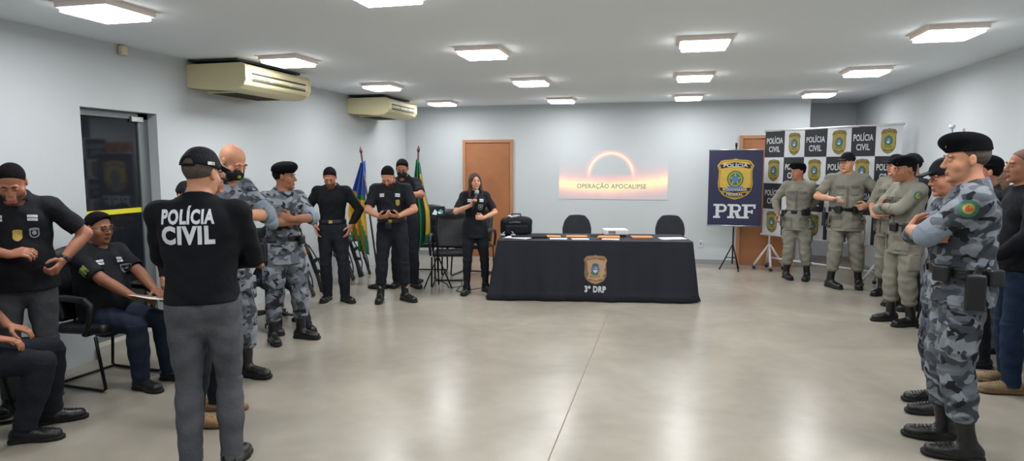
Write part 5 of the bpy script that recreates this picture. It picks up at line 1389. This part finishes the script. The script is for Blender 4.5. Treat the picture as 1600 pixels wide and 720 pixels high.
def held_phone(P, label, off=(0, 0, 0)):
    c = (P.hand[1]['c'] + P.hand[-1]['c']) / 2; c = P.world(c) + Vector(off); e = empty('mobile_phone', c, P.hz); e.rotation_euler = (R(38), 0, P.hz)
    MB().box((0, 0, 0), (.145, .072, .009), 'black_plastic').build('body', e, bevel=.004); MB().box((0, -.0, .0052), (.13, .062, .001), 'screen_pale').build('screen', e); tag(e, label, 'phone'); return e
held_phone(p11, 'mobile phone held in both hands by the bearded man', (0, -.0, .02))
p12 = person('tall masked man in black polo behind the phone user, forearms raised', (-3.52, 8.19), -84, 1.78, FAR, 'b', 'polo', 'black_cloth', 'dark_trousers', 'plain', hem=.05, head=(8, 24, 0), mask=True, glasses=True,
    R_=dict(w=(.08, .27, 1.22), pole=(1, -.2, -.5), hd=(-1, .2, .1), hn=(0, -1, 0)), L_=dict(w=(-.05, .27, 1.26), pole=(-1, -.25, .02), hd=(1, .15, .0), hn=(0, -1, 0), curl=40), feet={1: (.12, 0, 0), -1: (-.13, .02, 40)}, prints=(chest_shield(-.09, .33, True, .05, .07), wrist_watch(-1)), group=BK)
p13 = person('woman with long brown hair in black uniform speaking into a microphone', (-2.45, 8.0), -68, 1.58, MID, 'd', 'polo', 'black_cloth', 'dark_trousers', 'slim', boots='over', female=True, hair='long', hairmat='hair_brown', hem=-.14, belt=False, head=(10, -2, 0), bw=1.0,
    R_=dict(w=(.075, .235, 1.30), pole=(1, -.1, -.8), hd=(-.35, .25, 1), hn=(-.8, .3, .1), curl=75, thumb=.9), L_=dict(w=(-.10, .25, 1.12), pole=(-1, -.3, -.5), hd=(1, .3, .15), hn=(0, -.8, -.2), curl=70), feet={1: (.13, .06, -22), -1: (-.16, -.05, 25)},
    prints=(name_tags(.085, .47, .05), chest_shield(-.07, .31, False, .065, .075), sleeve_patch(1, t=.5, w=.05, h=.05), sleeve_patch(-1, 'silver_print', 'round', .5, .05, .05)), group=BK)
hh = p13.hand[1]; gc = hh['w'] + hh['d'] * .085 * p13.s + hh['n'] * .028 * p13.s
mo = p13.hc + p13.HR[:, 1] * .135 + p13.HR[:, 2] * -.085; ax = nv(mo - gc); pw = p13.world
e = empty('microphone', pw(gc)); dv = p13.wdir(ax).normalized()
b = MB(); b.tube([dv * -.12, dv * -.02, dv * .09], [.012, .014, .018], 'black_plastic', 12); b.build('handle', e, True)
b = MB(); b.tube([dv * .088, dv * .10, dv * .12, dv * .145, dv * .152], [.019, .026, .029, .022, .008], 'silver_print', 14); b.build('grille', e, True)
tag(e, 'hand-held microphone raised to the mouth of the woman', 'microphone')
# --- right side
olive = dict(top='jacket', topmat='olive_grey', legmat='olive_grey', legs='cargo', group=GP)
p14 = person('slim officer in olive grey uniform and black beret, leftmost of the olive officers', (1.86, 10.12), -112, 1.70, FAR, 'b', headgear='beret', hair='buzz', head=(-42, 0, 0), sleeve='long', **olive,
    R_=dict(w=(.26, .10, .98), pole=(1, -.6, 0), hd=(.1, .5, -.6), hn=(-1, 0, 0), curl=40), L_=dict(w=(-.06, -.24, 1.0), pole=(-1, -.6, 0), hd=(1, 0, 0), hn=(0, 1, 0)),
    gear=(('holster', .22, .0, -.06), ('pouch', -.12, .14, .08), ('radio', -.16, .10, .09)), feet={1: (.12, .04, 35), -1: (-.17, .0, 0)}, prints=(pockets(),))
p15 = person('large officer in olive grey uniform and cap holding a plastic cup, hand on hip', (2.36, 9.56), -98, 1.84, FAR, 'd', headgear='cap', hair='buzz', head=(-32, 2, 0), fat=.6, bw=1.13, sleeve='short', **olive,
    R_=dict(w=(.17, .27, 1.17), pole=(1, -.3, -.6), hd=(-.8, .5, .1), hn=(-.3, .2, 0), curl=55), L_=dict(w=(-.23, .13, 1.09), pole=(-1, -.35, -.05), hd=(.7, .5, -.2), hn=(.6, -.6, 0), curl=40),
    gear=(('holster', .25, .02, -.05), ('pouch', -.10, .17, .08), ('pouch', .1, .18, .08)), feet={1: (.14, .05, 38), -1: (-.20, -.02, -4)}, prints=(pockets(),))
hh = p15.hand[1]; c_ = p15.world(hh['c']) + Vector((0, 0, .02)); e = empty('plastic_cup', c_)
b = MB(); V_ = [(.026, -.045), (.036, .045), (.034, .045), (.024, -.041)]; b.lathe(V_, mat('cup_plastic', 'b0b2b0', 0.3, trans=.3), 18); b.build('cup_wall', e, True)
tag(e, 'clear plastic cup in the right hand of the large officer', 'cup')
p16 = person('tall olive grey officer in a cap standing beyond the officer with crossed arms', (2.80, 9.02), -146, 1.80, FAR, 'a', headgear='cap', hair='buzz', head=(-8, 0, 0), sleeve='rolled', fat=.3, **olive,
    R_=dict(w=(.12, .22, 1.02), pole=(1, -.5, -.2), hd=(-.8, .4, 0), hn=(0, -1, 0)), L_=dict(w=(-.10, .24, 1.05), pole=(-1, -.5, -.2), hd=(.8, .4, 0), hn=(0, -1, 0)),
    gear=(('holster', .22, .0, -.05), ('pouch', -.10, .16, .08), ('pouch', .1, .16, .08)), feet={1: (.12, .0, 10), -1: (-.13, .05, 10)}, prints=(pockets(),))
p17 = person('olive grey officer in a black beret with arms crossed, sleeve badge showing', (2.44, 7.48), -166, 1.76, MID, 'c', headgear='beret', hair='buzz', head=(0, 6, 0), sleeve='long', arms='crossed', fat=.3, **olive,
    gear=(('holster', .21, .0, -.05), ('pouch', -.17, .11, .08), ('pouch', -.06, .17, .08)), feet={1: (.12, .04, 0), -1: (-.12, -.03, 5)}, prints=(pockets(), sleeve_patch(-1, 'green_print', 'round', .3, .075, .085)))
p18 = person('man in black cap and black lettered shirt behind the crossed-arms officer', (2.76, 8.30), -165, 1.80, FAR, 'b', 'tee', 'black_cloth', 'dark_trousers', 'plain', headgear='cap', hair='buzz', beard='full', head=(6, 4, 0), sleeve='short', arms='crossed', prints=(name_tags(), sleeve_patch(-1, 'silver_print', 'rect', .5, .07, .05)), group=BK)
p19 = person('camouflaged officer in a cap hidden behind the front beret officer, arms crossed', (1.86, 4.86), 176, 1.72, NEAR, 'b', 'jacket', 'dark_camo', 'dark_camo', 'cargo', arms='crossed', headgear='cap', hair='buzz', head=(8, 8, 0), cuffmat=None, sleeve='long', feet={1: (.12, .0, 0), -1: (-.12, .04, 5)}, group=GC)
p20 = person('front officer in grey camouflage and black beret, arms crossed, green arm badge', (1.66, 4.16), 166, 1.84, NEAR, 'a', 'jacket', 'urban_camo', 'urban_camo', 'cargo', arms='crossed', headgear='beret', hair='buzz', hairmat='hair_short', head=(10, 4, 0), fat=.35, bw=1.1, lean=-2, cuffmat='rolled_grey', hem=-.10,
    gear=(('holster', -.235, -.03, -.01), ('pouch', -.19, .12, .07), ('pouch', -.20, -.11, .07)), feet={1: (.11, .02, -2), -1: (-.12, -.06, 4)}, prints=(sleeve_patch(-1, 'green_print', 'round', .22, .085, .085),), group=GC)
p21 = person('person in black beret and black clothes behind the front officer', (2.58, 6.08), 172, 1.74, MID, 'b', 'long', 'black_cloth', 'dark_trousers', 'plain', headgear='beret', hair='buzz', head=(0, 0, 0), arms='crossed', group=BK)
p22 = person('woman with long light hair, white top and grey trousers behind the front officer', (2.86, 6.58), 168, 1.66, MID, 'd', 'long', 'pale_cloth', 'grey_cloth', 'plain', boots=True, female=True, hair='long', hairmat='hair_blond', belt=False, hem=-.32, head=(0, 0, 0))
p23 = person('man at the right edge in black long-sleeved shirt, jeans and brown boots', (2.55, 5.45), 176, 1.80, NEAR, 'c', 'long', 'black_knit', 'blue_denim', 'jeans', shoe='brown_suede', boots='low', shoemat2='tan_sole', hair='buzz', hairmat='stubble_c', belt=False, head=(2, 0, 0), bw=1.1, fat=.4, arms='sides',
    L_=dict(w=(-.17, .22, .98), pole=(-1, -.6, 0), hd=(.4, .6, -.5), hn=(.7, -.3, 0), curl=35), feet={1: (.13, -.02, -4), -1: (-.13, .05, 6)}, hem=-.06)
p24 = person('person beyond the right edge, only the toe of a blue shoe in the picture', (2.70, 4.98), 178, 1.72, MID, 'b', 'long', 'grey_cloth', 'blue_denim', 'jeans', shoe='blue_shoe', boots=False, shoemat2='white_rubber', belt=False, feet={1: (.12, .0, 0), -1: (-.12, .0, 0)})
